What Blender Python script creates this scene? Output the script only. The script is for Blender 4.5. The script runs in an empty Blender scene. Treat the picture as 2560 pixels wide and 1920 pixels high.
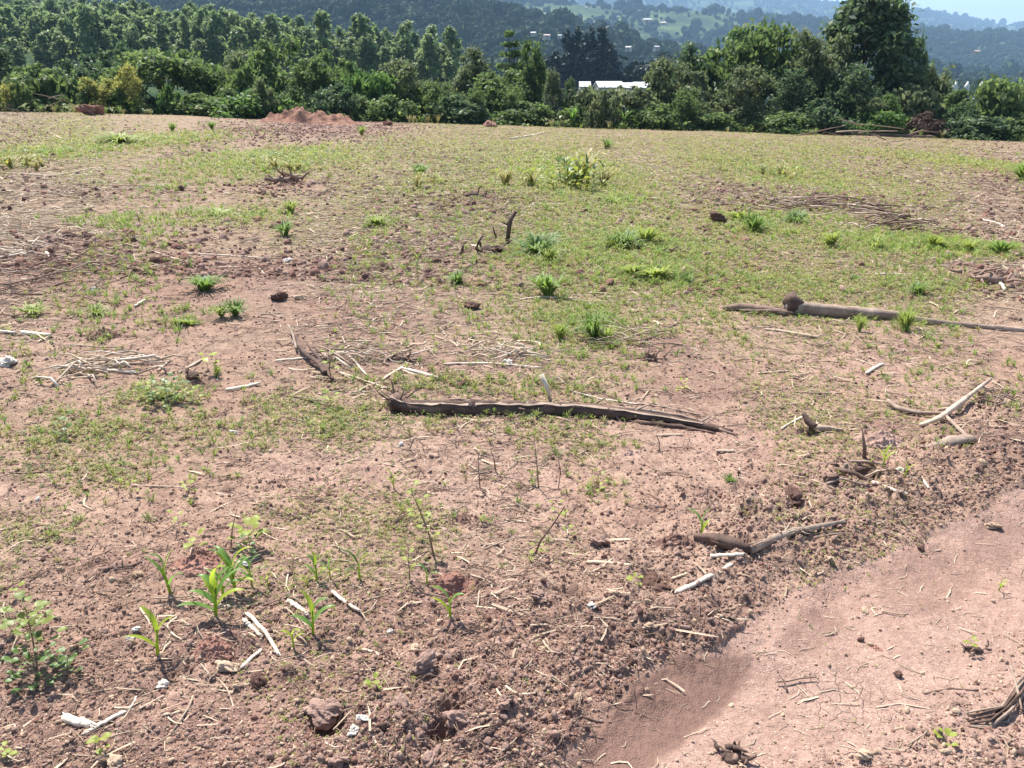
import bpy, math, random
import numpy as np
from mathutils import Vector, Matrix

random.seed(7)
rs = np.random.RandomState(7)
scene = bpy.context.scene
COL = scene.collection

# ------------------------------------------------------------------ camera, sky, sun, exposure
CAM_H = 1.6
PITCH = math.radians(21.47)
FPX = 2009.0                      # focal length in pixels of the 2560 wide photograph
cam_d = bpy.data.cameras.new("camera")
cam_d.sensor_width = 36.0
cam_d.lens = 36.0 * FPX / 2560.0
cam_d.clip_start = 0.05
cam_d.clip_end = 30000.0
cam = bpy.data.objects.new("camera", cam_d)
COL.objects.link(cam)
cam.location = (0, 0, CAM_H)
cam.rotation_euler = (math.radians(90) - PITCH, 0, 0)
scene.camera = cam

SUN_EL, SUN_AZ = math.radians(57), math.radians(-28)     # azimuth clockwise from +Y: the sun stands ahead and to the left
sun_dir = Vector((math.sin(SUN_AZ) * math.cos(SUN_EL), math.cos(SUN_AZ) * math.cos(SUN_EL), math.sin(SUN_EL)))
world = bpy.data.worlds.new("World")
scene.world = world
world.use_nodes = True
wn = world.node_tree
wn.nodes.clear()
sky = wn.nodes.new("ShaderNodeTexSky")
sky.sky_type = 'NISHITA'
sky.sun_disc = False
sky.sun_elevation = SUN_EL
sky.sun_rotation = SUN_AZ
sky.air_density = 1.0
sky.dust_density = 1.0
sky.ozone_density = 1.5
bg = wn.nodes.new("ShaderNodeBackground")
bg.inputs[1].default_value = 0.11
wo = wn.nodes.new("ShaderNodeOutputWorld")
wn.links.new(sky.outputs[0], bg.inputs[0])
wn.links.new(bg.outputs[0], wo.inputs[0])
sl = bpy.data.lights.new("sun", 'SUN')
sl.energy = 4.8
sl.angle = math.radians(0.5)
sl.color = (1.0, 0.95, 0.87)
sun = bpy.data.objects.new("sun", sl)
COL.objects.link(sun)
sun.rotation_euler = sun_dir.to_track_quat('Z', 'Y').to_euler()
scene.view_settings.view_transform = 'Standard'
scene.view_settings.look = 'None'
scene.view_settings.exposure = 1.18
scene.view_settings.gamma = 1.0
scene.view_settings.use_curve_mapping = False
scene.cycles.max_bounces = 6
scene.cycles.diffuse_bounces = 2
scene.cycles.glossy_bounces = 1
scene.cycles.transmission_bounces = 3
scene.cycles.volume_bounces = 0
scene.cycles.transparent_max_bounces = 4
scene.cycles.use_denoising = True

# ------------------------------------------------------------------ noise
def _h(ix, iy, seed):
    n = (ix.astype(np.int64) * 374761393 + iy.astype(np.int64) * 668265263 + seed * 974711) & 0x7fffffff
    n = ((n ^ (n >> 13)) * 1274126177) & 0x7fffffff
    n = (n ^ (n >> 16)) & 0xffff
    return n / 65535.0

def vnoise(x, y, seed=0):
    x = np.asarray(x, float); y = np.asarray(y, float)
    ix = np.floor(x); iy = np.floor(y)
    fx = x - ix; fy = y - iy
    fx = fx * fx * (3 - 2 * fx); fy = fy * fy * (3 - 2 * fy)
    a = _h(ix, iy, seed); b = _h(ix + 1, iy, seed); c = _h(ix, iy + 1, seed); d = _h(ix + 1, iy + 1, seed)
    return ((a + (b - a) * fx) * (1 - fy) + (c + (d - c) * fx) * fy) * 2 - 1

def fbm(x, y, octv=4, seed=0, gain=0.5):
    t = 0.0; amp = 1.0; tot = 0.0
    for o in range(octv):
        t = t + amp * vnoise(x * 2 ** o + 17.3 * o, y * 2 ** o - 9.1 * o, seed + o * 31)
        tot += amp; amp *= gain
    return t / tot

def worley(x, y, seed=0):
    x = np.asarray(x, float); y = np.asarray(y, float)
    ix = np.floor(x); iy = np.floor(y)
    best = np.full(np.shape(x), 9.0); bid = np.zeros(np.shape(x))
    for dx in (-1, 0, 1):
        for dy in (-1, 0, 1):
            cx = ix + dx; cy = iy + dy
            px = cx + _h(cx, cy, seed); py = cy + _h(cx, cy, seed + 5)
            d = (px - x) ** 2 + (py - y) ** 2
            m = d < best
            best = np.where(m, d, best); bid = np.where(m, _h(cx, cy, seed + 11), bid)
    return np.sqrt(best), bid

def sst(a, b, x):
    t = np.clip((np.asarray(x, float) - a) / (b - a), 0, 1)
    return t * t * (3 - 2 * t)

# ------------------------------------------------------------------ where things stand
CP, SP = math.cos(PITCH), math.sin(PITCH)

def ray(px, py):
    a = (px - 1280.0) / FPX; b = (960.0 - py) / FPX
    return (a, CP + b * SP, -SP + b * CP)

def plane(X, Y):
    Xc = np.clip(X, -60, 60)
    return -(0.0375 * np.asarray(Y, float) + 0.028 * Xc)

def gplane(px, py):
    d = ray(px, py)
    k = -(0.0375 * d[1] + 0.028 * d[0]) - d[2]
    t = CAM_H / k
    return (d[0] * t, d[1] * t)

EDGE_PX = [(1330, 1925), (1480, 1775), (1680, 1645), (1900, 1545), (2100, 1445), (2330, 1335), (2560, 1228), (2760, 1130)]
_e = np.array([gplane(*p) for p in EDGE_PX])
_sl0 = (_e[1, 1] - _e[0, 1]) / (_e[1, 0] - _e[0, 0]); _sl1 = (_e[-1, 1] - _e[-2, 1]) / (_e[-1, 0] - _e[-2, 0])

def edge_y(X):
    X = np.asarray(X, float)
    y = np.interp(X, _e[:, 0], _e[:, 1])
    y = np.where(X < _e[0, 0], _e[0, 1] + (X - _e[0, 0]) * _sl0 * 0.8, y)
    y = np.where(X > _e[-1, 0], _e[-1, 1] + (X - _e[-1, 0]) * _sl1, y)
    return y

def edge_d(X, Y):
    """metres to the verge of the track: positive on the field side"""
    w = 0.05 * vnoise(np.asarray(X) * 3, np.asarray(Y) * 3, 71) + 0.025 * vnoise(np.asarray(X) * 11, np.asarray(Y) * 11, 72)
    return (Y - edge_y(X)) / math.sqrt(1 + 1.0) * 1.0 + w

def patches(X, Y, lst):
    """soft union of elliptical patches given as (x, y, half width, half depth, strength)"""
    m = np.zeros(np.shape(X))
    for (x, y, a, b, s) in lst:
        q = ((X - x) / a) ** 2 + ((Y - y) / b) ** 2
        m = np.maximum(m, s * np.exp(-q * 1.2))
    return m

def pt(px, py, rx, ry, s=1.0):
    x, y = gplane(px, py)
    dep = y * CP + CAM_H * SP
    y0 = gplane(px, py + ry)[1]; y1 = gplane(px, max(py - ry, 290))[1]
    return (x, y, rx * dep / FPX, max(0.5 * (y1 - y0), 0.05), s)

GREEN = [pt(1560, 610, 230, 60, 1), pt(1640, 680, 130, 40, .9), pt(2330, 615, 260, 35, 1), pt(560, 540, 150, 25, .6), pt(420, 350, 170, 35, .8),
         pt(700, 400, 190, 40, 1), pt(90, 380, 180, 40, .7), pt(1410, 430, 190, 55, 1), pt(1900, 560, 150, 25, .7), pt(1350, 630, 100, 35, .8),
         pt(1480, 810, 110, 40, .8), pt(420, 990, 110, 35, 1), pt(180, 1090, 260, 60, .5), pt(520, 1080, 300, 60, .45), pt(300, 1190, 240, 60, .4),
         pt(830, 1060, 160, 50, .5), pt(1180, 1040, 330, 40, .45), pt(1150, 965, 260, 25, .6), pt(1500, 1110, 120, 40, .35), pt(700, 1020, 120, 40, .5),
         pt(470, 800, 110, 30, .6), pt(150, 1340, 160, 50, .45), pt(1080, 1300, 180, 80, .3), pt(1500, 1230, 90, 50, .5), pt(2400, 720, 300, 40, .5),
         pt(1950, 710, 250, 40, .5), pt(1250, 480, 400, 30, .3), pt(1900, 420, 160, 40, .5), pt(2500, 420, 160, 35, .8), pt(1850, 1310, 120, 30, .5)]
RED = [pt(560, 720, 560, 110, .6), pt(1000, 905, 520, 50, .55), pt(250, 620, 300, 60, .6), pt(1750, 985, 330, 60, .45), pt(2250, 860, 300, 50, .4), pt(1000, 620, 200, 40, .4), pt(1950, 640, 120, 20, .3), pt(300, 480, 250, 20, .35), pt(700, 470, 200, 18, .5), pt(1980, 495, 240, 32, 1), pt(1180, 500, 170, 35, .8), pt(160, 690, 260, 70, .9), pt(420, 700, 180, 50, .7), pt(900, 780, 260, 90, .7),
       pt(1640, 870, 130, 50, .8), pt(2480, 700, 60, 30, .8), pt(820, 320, 220, 22, 1), pt(1180, 1510, 320, 90, .6), pt(540, 1610, 110, 40, .9),
       pt(530, 1390, 90, 40, .8), pt(330, 1420, 160, 40, .6), pt(2190, 1080, 90, 30, .8), pt(1750, 930, 160, 40, .5), pt(2480, 1120, 160, 60, .8), pt(1800, 1570, 160, 60, .5), pt(900, 1850, 500, 80, .5)]
PINK = [pt(1800, 1120, 320, 90, 1), pt(1300, 1220, 420, 90, .9), pt(820, 1180, 260, 80, .8), pt(2150, 930, 320, 90, .8), pt(60, 1240, 120, 50, .6), pt(700, 1350, 260, 50, .6), pt(1250, 900, 100, 30, .5)]
STRAW = [pt(280, 890, 170, 50, 1), pt(1280, 880, 180, 35, .8), pt(1850, 480, 700, 40, .5), pt(300, 300, 500, 30, .8), pt(2200, 380, 600, 40, .9), pt(1500, 350, 700, 30, .6), pt(80, 840, 140, 40, .7), pt(1600, 840, 160, 40, .5)]
HOLES = [pt(826, 1830, 60, 40, 1), pt(1640, 1465, 50, 26, 1), pt(1105, 1850, 38, 26, 1), pt(2165, 1190, 46, 22, 1), pt(1135, 1800, 40, 30, .7), pt(1245, 1770, 45, 26, .25),
         pt(1140, 1478, 48, 20, .8), pt(1440, 1490, 40, 24, .8), pt(500, 960, 32, 12, .8), pt(430, 1690, 40, 24, .5), pt(2020, 1085, 30, 12, .5)]
SILT0 = [pt(1690, 1745, 235, 82, 1), pt(2040, 1565, 110, 34, .5), pt(1500, 1885, 140, 50, .55), pt(2330, 1440, 190, 60, .4), pt(2500, 1340, 120, 40, .5), pt(1760, 1570, 60, 24, .3), pt(1900, 1190, 160, 22, .35), pt(1670, 1050, 60, 10, .4), pt(1600, 1300, 70, 16, .45)]

def silt(X, Y):
    X = np.asarray(X, float); Y = np.asarray(Y, float); m = np.zeros(X.shape)
    w = 0.35 * fbm(X * 2.2, Y * 2.2, 3, 19)
    for (x, y, a, b, s_) in SILT0:
        d0 = (y - float(edge_y(x))) / math.sqrt(2); dd = (Y - edge_y(X)) / math.sqrt(2)
        q = np.sqrt(((X - x) / (a * 1.1)) ** 2 + ((dd - d0) / (b * .8)) ** 2) + w
        m = np.maximum(m, s_ * (1 - sst(0.78, 1.06, q)))
    return m

def smooth_band(X, Y):
    """the wheel rut of the track: 1 in the smooth dried mud beside the verge"""
    d = -edge_d(X, Y)
    wd = 0.34 + 0.10 * np.clip(np.asarray(X) - 0.5, -1, 3)
    return sst(-0.02, 0.10, d) * (1 - sst(wd * 0.75, wd * 1.35, d))

def roughness(X, Y):
    d = edge_d(X, Y)
    berm = sst(-0.05, 0.06, d) * (1 - sst(0.35, 1.0, d))
    near = sst(0.0, 0.1, d) * (1 - sst(1.9, 2.9, Y)) * (1 - 0.35 * sst(-0.2, -1.2, X))
    r = np.maximum(np.maximum(berm, 0.8 * near), 0.36)
    r = np.maximum(r, 0.8 * patches(X, Y, RED) * (d > 0))
    r = r * (1 - 0.75 * smooth_band(X, Y)) * np.where(d < 0, 0.8, 1.0)
    r = np.where(d < -0.05, np.maximum(r, 0.48 * (1 - smooth_band(X, Y))), r)
    return r * (0.65 + 0.6 * (fbm(np.asarray(X) * 1.3, np.asarray(Y) * 1.3, 3, 3) + 0.4))

def H(X, Y, fine=True):
    X = np.asarray(X, float); Y = np.asarray(Y, float)
    z = plane(X, Y)
    far = sst(1.5, 12, Y)
    z = z + far * 0.10 * fbm(X / 5.0, Y / 5.0, 3, 11) * (0.6 + 0.4 * sst(10, 30, Y)) + 0.022 * fbm(X * 1.1, Y * 1.1, 3, 12) * sst(0.2, 1.5, np.hypot(X, Y))
    d = edge_d(X, Y)
    inf = 1 - sst(14, 25, Y)
    z = z - inf * 0.028 * (1 - sst(-0.22, 0.16, d))
    z = z + inf * 0.042 * np.exp(-((d - 0.30) / 0.20) ** 2) * (0.7 + 0.6 * vnoise(X * 2.3, Y * 2.3, 14))
    z = z - 0.012 * smooth_band(X, Y)
    z = z - 0.085 * patches(X, Y, HOLES)
    z = z - 0.004 * silt(X, Y) * sst(0.0, -0.08, d)
    z = z + 0.05 * sst(3, 8, Y) * patches(X, Y, RED) + 0.03 * patches(X, Y, RED) * (d > 0)
    z = z - 1.2 * sst(61, 68, Y)
    if fine:
        r = roughness(X, Y)
        nf = 1 - sst(11, 20, Y)
        w1, b1 = worley(X / 0.075 + 0.25 * vnoise(X * 30, Y * 30, 4), Y / 0.075, 21)
        w2, b2 = worley(X / 0.030 + 0.25 * vnoise(X * 70, Y * 70, 5), Y / 0.030, 22)
        w3, b3 = worley(X / 0.25, Y / 0.25, 23)
        n3 = 1 - sst(4, 7, Y)
        z = z + r * nf * (0.044 * b1 * np.clip(0.62 - w1, 0, 1) * 1.5)
        z = z + (0.15 + 0.85 * np.clip(r, 0, 1)) * n3 * (0.021 * b2 * np.clip(0.6 - w2, 0, 1) * 1.5)
        z = z + r * 0.05 * b3 ** 2 * np.clip(0.55 - w3, 0, 1) * (1 - sst(16, 30, Y))
        z = z + (0.004 + 0.012 * r) * fbm(X * 9, Y * 9, 4, 24, 0.6) * (1 - sst(14, 25, Y)) * (1 - 0.8 * smooth_band(X, Y))
        z = z + 0.0025 * vnoise(X * 90, Y * 90, 25) * n3 * (1 - 0.7 * smooth_band(X, Y))
    return z

def hz(x, y):
    return float(H(np.array([x]), np.array([y]))[0])

def gp(px, py, fine=False):
    """the point of the ground seen at a pixel of the photograph"""
    d = np.array(ray(px, py))
    x, y = gplane(px, py)
    t0 = y / d[1]
    t = np.linspace(t0 * 0.8, t0 * 1.25, 500)
    P = d[None, :] * t[:, None]; P[:, 2] += CAM_H
    below = P[:, 2] <= H(P[:, 0], P[:, 1], fine)
    i = int(np.argmax(below)) if below.any() else 250
    x, y = P[i, 0], P[i, 1]
    return Vector((x, y, hz(x, y)))

def depth_of(x, y, z=None):
    if z is None: z = float(plane(x, y))
    return y * CP + (CAM_H - z) * SP

def m_per_px(p):
    return depth_of(p[0], p[1], p[2]) / FPX

# ------------------------------------------------------------------ object helpers
def tag(o, label=None, cat=None, group=None, kind=None):
    if label: o['label'] = label
    if cat: o['category'] = cat
    if group: o['group'] = group
    if kind: o['kind'] = kind
    return o

def link(name, me, parent=None):
    o = bpy.data.objects.new(name, me)
    COL.objects.link(o)
    if parent is not None: o.parent = parent
    return o

def empty(name, loc, rz=0.0, scale=None):
    o = bpy.data.objects.new(name, None)
    o.empty_display_size = 0.1
    COL.objects.link(o)
    o.location = loc; o.rotation_euler = (0, 0, rz)
    if scale is not None: o.scale = scale
    return o

class MB:
    """collects geometry for one mesh"""
    def __init__(s): s.v = []; s.f = []; s.n = 0
    def add(s, verts, faces):
        s.v.extend([tuple(p) for p in verts]); s.f.extend([tuple(i + s.n for i in f) for f in faces]); s.n += len(verts)
    def tube(s, pts, rad, sides=7, rough=0.0, cap=True, flat=1.0, seed=0, flute=0.0):
        pts = [Vector(p) for p in pts]; n = len(pts); r = random.Random(seed + n * 13 + int(abs(pts[0][0]) * 1e4))
        if not hasattr(rad, '__len__'): rad = [rad] * n
        V = []; F = []; up = Vector((0, 0, 1))
        fl = [1 + flute * r.uniform(-1, 1) for _ in range(sides)]
        for i, p in enumerate(pts):
            if flute: fl = [max(1 - flute, min(1 + flute, f + flute * .35 * r.uniform(-1, 1))) for f in fl]
            t = (pts[min(i + 1, n - 1)] - pts[max(i - 1, 0)])
            t = t.normalized() if t.length > 1e-9 else Vector((1, 0, 0))
            a = t.cross(up)
            if a.length < 0.05: a = t.cross(Vector((1, 0, 0)))
            a.normalize(); b = a.cross(t)
            for k in range(sides):
                th = 2 * math.pi * k / sides
                q = rad[i] * (1 + rough * r.uniform(-1, 1)) * fl[k]
                V.append(p + a * math.cos(th) * q + b * math.sin(th) * q * flat)
        for i in range(n - 1):
            for k in range(sides):
                k2 = (k + 1) % sides
                F.append((i * sides + k, i * sides + k2, (i + 1) * sides + k2, (i + 1) * sides + k))
        if cap:
            V.append(pts[0]); V.append(pts[-1]); c0 = n * sides; c1 = c0 + 1
            for k in range(sides):
                k2 = (k + 1) % sides
                F.append((c0, k2, k)); F.append((c1, (n - 1) * sides + k, (n - 1) * sides + k2))
        s.add(V, F)
    def ribbon(s, pts, wid, side, fold=0.0):
        """leaf blade: centre line, half widths, sideways direction, V fold"""
        V = []; F = []; n = len(pts)
        for i, p in enumerate(pts):
            p = Vector(p); t = Vector(pts[min(i + 1, n - 1)]) - Vector(pts[max(i - 1, 0)]); t.normalize()
            sd = (side - t * side.dot(t)).normalized(); nn = sd.cross(t)
            if nn.z < 0: nn = -nn
            V += [p - sd * wid[i] + nn * wid[i] * fold, p, p + sd * wid[i] + nn * wid[i] * fold]
        for i in range(n - 1):
            a = i * 3; b = a + 3
            F += [(a, a + 1, b + 1, b), (a + 1, a + 2, b + 2, b + 1)]
        s.add(V, F)
    def mesh(s, name, mat=None, smooth=True, origin=None):
        me = bpy.data.meshes.new(name)
        v = s.v
        if origin is not None:
            ox, oy, oz = origin; v = [(a - ox, b - oy, c - oz) for a, b, c in v]
        me.from_pydata(v, [], s.f)
        if mat: me.materials.append(mat)
        if smooth: me.polygons.foreach_set("use_smooth", [True] * len(me.polygons))
        me.update()
        return me

def np_mesh(name, V, F, mat=None, smooth=True):
    """V (n,3), F (m,k) arrays"""
    me = bpy.data.meshes.new(name)
    k = F.shape[1]
    me.vertices.add(len(V)); me.vertices.foreach_set("co", np.ascontiguousarray(V, np.float32).ravel())
    me.loops.add(F.size); me.loops.foreach_set("vertex_index", np.ascontiguousarray(F, np.int32).ravel())
    me.polygons.add(len(F))
    me.polygons.foreach_set("loop_start", np.arange(0, F.size, k, dtype=np.int32))
    me.polygons.foreach_set("loop_total", np.full(len(F), k, np.int32))
    if smooth: me.polygons.foreach_set("use_smooth", np.ones(len(F), bool))
    if mat: me.materials.append(mat)
    me.update(calc_edges=True)
    return me

def set_attr(me, name, vals):
    a = me.attributes.new(name, 'FLOAT', 'POINT')
    a.data.foreach_set("value", np.ascontiguousarray(vals, np.float32))

# ------------------------------------------------------------------ materials
class NT:
    def __init__(s, name):
        s.m = bpy.data.materials.new(name); s.m.use_nodes = True
        s.t = s.m.node_tree; s.t.nodes.clear()
        s.out = s.n("ShaderNodeOutputMaterial")
    def n(s, typ, **kw):
        nd = s.t.nodes.new(typ)
        for k, v in kw.items(): setattr(nd, k, v)
        return nd
    def l(s, a, b): s.t.links.new(a, b)
    def val(s, sock, v):
        if hasattr(v, 'links'): s.l(v, sock)
        else: sock.default_value = v
    def noise(s, vec, scale, detail=3, rough=0.55, out=0):
        nd = s.n("ShaderNodeTexNoise"); nd.inputs["Scale"].default_value = scale; nd.inputs["Detail"].default_value = detail
        nd.inputs["Roughness"].default_value = rough
        if vec: s.l(vec, nd.inputs["Vector"])
        return nd.outputs[out]
    def vor(s, vec, scale, feature='F1', out=0):
        nd = s.n("ShaderNodeTexVoronoi", feature=feature); nd.inputs["Scale"].default_value = scale
        if vec: s.l(vec, nd.inputs["Vector"])
        return nd.outputs[out]
    def ramp(s, fac, stops):
        nd = s.n("ShaderNodeValToRGB"); e = nd.color_ramp.elements
        while len(e) < len(stops): e.new(0.5)
        for el, (p, c) in zip(e, stops):
            el.position = p; el.color = (c, c, c, 1) if not hasattr(c, '__len__') else (*c[:3], 1)
        s.l(fac, nd.inputs[0]); return nd.outputs[0]
    def mix(s, f, a, b, mode='MIX'):
        nd = s.n("ShaderNodeMix", data_type='RGBA', blend_type=mode)
        s.val(nd.inputs[0], f)
        for sock, v in ((nd.inputs[6], a), (nd.inputs[7], b)):
            if hasattr(v, 'links'): s.l(v, sock)
            else: sock.default_value = (*v[:3], 1)
        return nd.outputs[2]
    def math(s, op, a, b=0.0, clamp=False):
        nd = s.n("ShaderNodeMath", operation=op, use_clamp=clamp); s.val(nd.inputs[0], a); s.val(nd.inputs[1], b); return nd.outputs[0]
    def attr(s, name):
        return s.n("ShaderNodeAttribute", attribute_name=name).outputs["Fac"]
    def bsdf(s, col, rough=0.9, bump=None, bstr=0.4, bdist=0.01, spec=0.25):
        p = s.n("ShaderNodeBsdfPrincipled")
        if hasattr(col, 'links'): s.l(col, p.inputs["Base Color"])
        else: p.inputs["Base Color"].default_value = (*col[:3], 1)
        s.val(p.inputs["Roughness"], rough)
        p.inputs["Specular IOR Level"].default_value = spec
        if bump is not None:
            b = s.n("ShaderNodeBump"); b.inputs["Strength"].default_value = bstr; b.inputs["Distance"].default_value = bdist
            s.l(bump, b.inputs["Height"]); s.l(b.outputs[0], p.inputs["Normal"])
        return p
    def done(s, shader): s.l(shader.outputs[0], s.out.inputs[0]); return s.m

def mat_wood(name, c1, c2, scale=30, rough=0.85, rnd=0.0):
    t = NT(name); co = t.n("ShaderNodeTexCoord").outputs["Object"]
    oi = t.n("ShaderNodeObjectInfo").outputs["Random"]
    f = t.noise(co, scale, 4, 0.65); f2 = t.noise(co, scale * 5, 3, 0.6)
    ff = t.math('ADD', t.math('MULTIPLY', f, 0.7), t.math('MULTIPLY', f2, 0.3))
    c = t.mix(t.ramp(ff, [(0.36, 0.0), (0.64, 1.0)]), c1, c2)
    f3 = t.noise(co, scale * .55, 3, 0.6)
    c = t.mix(t.math('MULTIPLY', t.ramp(f3, [(.48, 0), (.66, 1)]), .55), c, (0.24, 0.15, 0.11))
    if rnd:
        c = t.mix(t.math('MULTIPLY', oi, rnd), c, tuple(v * 0.45 for v in c1))
    return t.done(t.bsdf(c, rough, f2, 0.5, 0.004))

def mat_leaf(name, c1, c2, trans=0.35, rough=0.45, scale=3.0, tint=None, spec=0.35, wscale=None):
    t = NT(name)
    oi = t.n("ShaderNodeObjectInfo")
    geo = t.n("ShaderNodeNewGeometry")
    ri = geo.outputs["Random Per Island"]
    c = t.mix(t.math('ADD', t.math('MULTIPLY', ri, 0.65), t.math('MULTIPLY', oi.outputs["Random"], 0.35)), c1, c2)
    if tint: c = t.mix(t.math('GREATER_THAN', ri, 0.9), c, tint)
    p = t.bsdf(c, rough, spec=spec)
    tr = t.n("ShaderNodeBsdfTranslucent")
    tc = t.mix(0.5, c, (0.9, 1.0, 0.25), 'MULTIPLY')
    tc = t.mix(0.5, tc, tuple(min(1, v * 1.6) for v in c2))
    t.l(tc, tr.inputs[0])
    mx = t.n("ShaderNodeMixShader"); mx.inputs[0].default_value = trans
    t.l(p.outputs[0], mx.inputs[1]); t.l(tr.outputs[0], mx.inputs[2])
    return t.done(mx)

# soil: attributes carry where the ground itself is red, pink, strawy, silted
def mat_soil(name, track=False):
    t = NT(name)
    co = t.n("ShaderNodeTexCoord").outputs["Object"]
    big = t.noise(co, 0.9, 4, 0.6); mid = t.noise(co, 9, 4, 0.6); fin = t.noise(co, 55, 4, 0.7); grit = t.noise(co, 210, 2, 0.6)
    v = t.math('ADD', t.math('MULTIPLY', mid, 0.35), t.math('ADD', t.math('MULTIPLY', fin, 0.45), t.math('MULTIPLY', grit, 0.2)))
    vr = t.ramp(v, [(0.385, 0.0), (0.50, 0.5), (0.615, 1.0)])
    if track:
        c = t.mix(vr, (0.233, 0.145, 0.113), (0.382, 0.255, 0.202))
    else:
        dry = t.mix(vr, (0.124, 0.074, 0.057), (0.407, 0.276, 0.205))
        red = t.mix(vr, (0.104, 0.055, 0.045), (0.267, 0.152, 0.123))
        pink = t.mix(vr, (0.173, 0.104, 0.080), (0.427, 0.285, 0.219))
        olive = t.mix(vr, (0.089, 0.065, 0.041), (0.328, 0.242, 0.152))
        c = t.mix(t.attr("straw"), dry, olive)
        c = t.mix(t.attr("pink"), c, pink)
        c = t.mix(t.attr("red"), c, red)
    c = t.mix(t.math('MULTIPLY', t.attr("silt"), 0.95), c, t.mix(vr, (0.124, 0.069, 0.052), (0.168, 0.096, 0.071)))
    c = t.mix(t.math('MULTIPLY', t.ramp(big, [(0.4, 0), (0.65, 1)]), 0.25), c, (0.298, 0.161, 0.114))
    # pale grains and dark crumbs
    gr = t.vor(co, 130, 'F1', 0); gid = t.vor(co, 130, 'F1', 1)
    spec = t.math('MULTIPLY', t.math('LESS_THAN', gr, 0.32), t.math('GREATER_THAN', t.n("ShaderNodeSeparateColor").outputs[0] if False else gr, 0.0))
    sc = t.n("ShaderNodeSeparateColor"); t.l(gid, sc.inputs[0])
    keep = t.math('MULTIPLY', t.math('MULTIPLY', spec, t.math('SUBTRACT', 1.0, t.attr("silt"))), t.math('GREATER_THAN', sc.outputs[0], 0.86))
    c = t.mix(t.math('MULTIPLY', keep, 0.75), c, (0.55, 0.43, 0.33))
    keep2 = t.math('MULTIPLY', spec, t.math('LESS_THAN', sc.outputs[0], 0.13))
    c = t.mix(t.math('MULTIPLY', keep2, 0.7), c, (0.09, 0.05, 0.04))
    hgt = t.math('ADD', t.math('MULTIPLY', fin, 0.6), t.math('MULTIPLY', grit, 0.35))
    if track:
        wob = t.n("ShaderNodeMapping"); wob.inputs["Scale"].default_value = (1, 1, 0.2); t.l(co, wob.inputs["Vector"])
        nz = t.n("ShaderNodeTexNoise"); nz.inputs["Scale"].default_value = 14; t.l(wob.outputs[0], nz.inputs["Vector"])
        add = t.n("ShaderNodeVectorMath", operation='MULTIPLY_ADD'); t.l(nz.outputs[1], add.inputs[0]); add.inputs[1].default_value = (0.05, 0.05, 0); t.l(wob.outputs[0], add.inputs[2])
        ed = t.vor(add.outputs[0], 24, 'DISTANCE_TO_EDGE', 0)
        crack = t.math('MULTIPLY', t.ramp(ed, [(0.0, 1.0), (0.06, 0.0)]), t.attr("crack"))
        c = t.mix(t.math('MULTIPLY', crack, 0.10), c, (0.10, 0.06, 0.045))
        hgt = t.math('SUBTRACT', hgt, t.math('MULTIPLY', crack, 0.35))
    rg = t.math('SUBTRACT', 0.95, t.math('MULTIPLY', t.attr("silt"), 0.4))
    return t.done(t.bsdf(c, rg, hgt, 0.85, 0.014, 0.2))

M = {}
M['soil'] = mat_soil("field_soil")
M['track'] = mat_soil("track_mud", True)
def mat_clod(name, c1, c2, c3=None):
    t = NT(name); co = t.n("ShaderNodeTexCoord").outputs["Object"]; oi = t.n("ShaderNodeObjectInfo").outputs["Random"]
    f = t.noise(co, 2.2, 4, 0.7); g = t.noise(co, 9, 3, 0.7)
    c = t.mix(t.ramp(f, [(0.35, 0), (0.65, 1)]), c1, c2)
    c = t.mix(t.math('MULTIPLY', oi, 0.7), c, c3 or c1)
    return t.done(t.bsdf(c, 0.95, g, 0.5, 0.08, 0.15))
M['clod'] = mat_clod("dry_clod_earth", (0.248, 0.155, 0.121), (0.427, 0.289, 0.232), (0.367, 0.237, 0.189))
M['clod_red'] = mat_clod("red_clod_earth", (0.199, 0.099, 0.076), (0.337, 0.190, 0.144), (0.258, 0.138, 0.105))
M['clod_dark'] = mat_clod("dark_clod_earth", (0.099, 0.057, 0.045), (0.209, 0.124, 0.096), (0.149, 0.086, 0.067))  # darker brown tone of the clod earth
M['pebble'] = mat_clod("pale_pebble_stone", (0.488, 0.345, 0.235), (0.700, 0.532, 0.374), (0.382, 0.246, 0.165))
M['white_stone'] = mat_clod("white_stone", (0.55, 0.48, 0.41), (0.78, 0.72, 0.64), (0.7, 0.62, 0.53))
M['stalk'] = mat_wood("pale_maize_stalk", (0.44, 0.32, 0.225), (0.66, 0.53, 0.39), 18, 0.7, 0.25)
M['bone'] = mat_wood("bleached_stalk", (0.60, 0.49, 0.38), (0.76, 0.66, 0.53), 22, 0.65, 0.15)
M['twig'] = mat_wood("brown_twig_bark", (0.15, 0.09, 0.065), (0.34, 0.24, 0.18), 26, 0.85, 0.4)
M['dark_bark'] = mat_wood("dark_weathered_bark", (0.05, 0.03, 0.024), (0.13, 0.085, 0.066), 16, 0.9)
M['grey_wood'] = mat_wood("weathered_bare_wood", (0.20, 0.145, 0.11), (0.38, 0.29, 0.225), 14, 0.85)
M['straw'] = mat_wood("straw_litter", (0.46, 0.35, 0.235), (0.68, 0.56, 0.42), 6, 0.75, 0.7)
M['maize'] = mat_leaf("maize_leaf", (0.11, 0.22, 0.06), (0.20, 0.34, 0.07), 0.45, 0.4)
M['maize_y'] = mat_leaf("young_maize_leaf", (0.22, 0.34, 0.03), (0.40, 0.48, 0.06), 0.5, 0.4)
M['weed'] = mat_leaf("weed_leaf", (0.14, 0.19, 0.03), (0.30, 0.34, 0.06), 0.4, 0.5, tint=(0.40, 0.37, 0.10))
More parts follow.
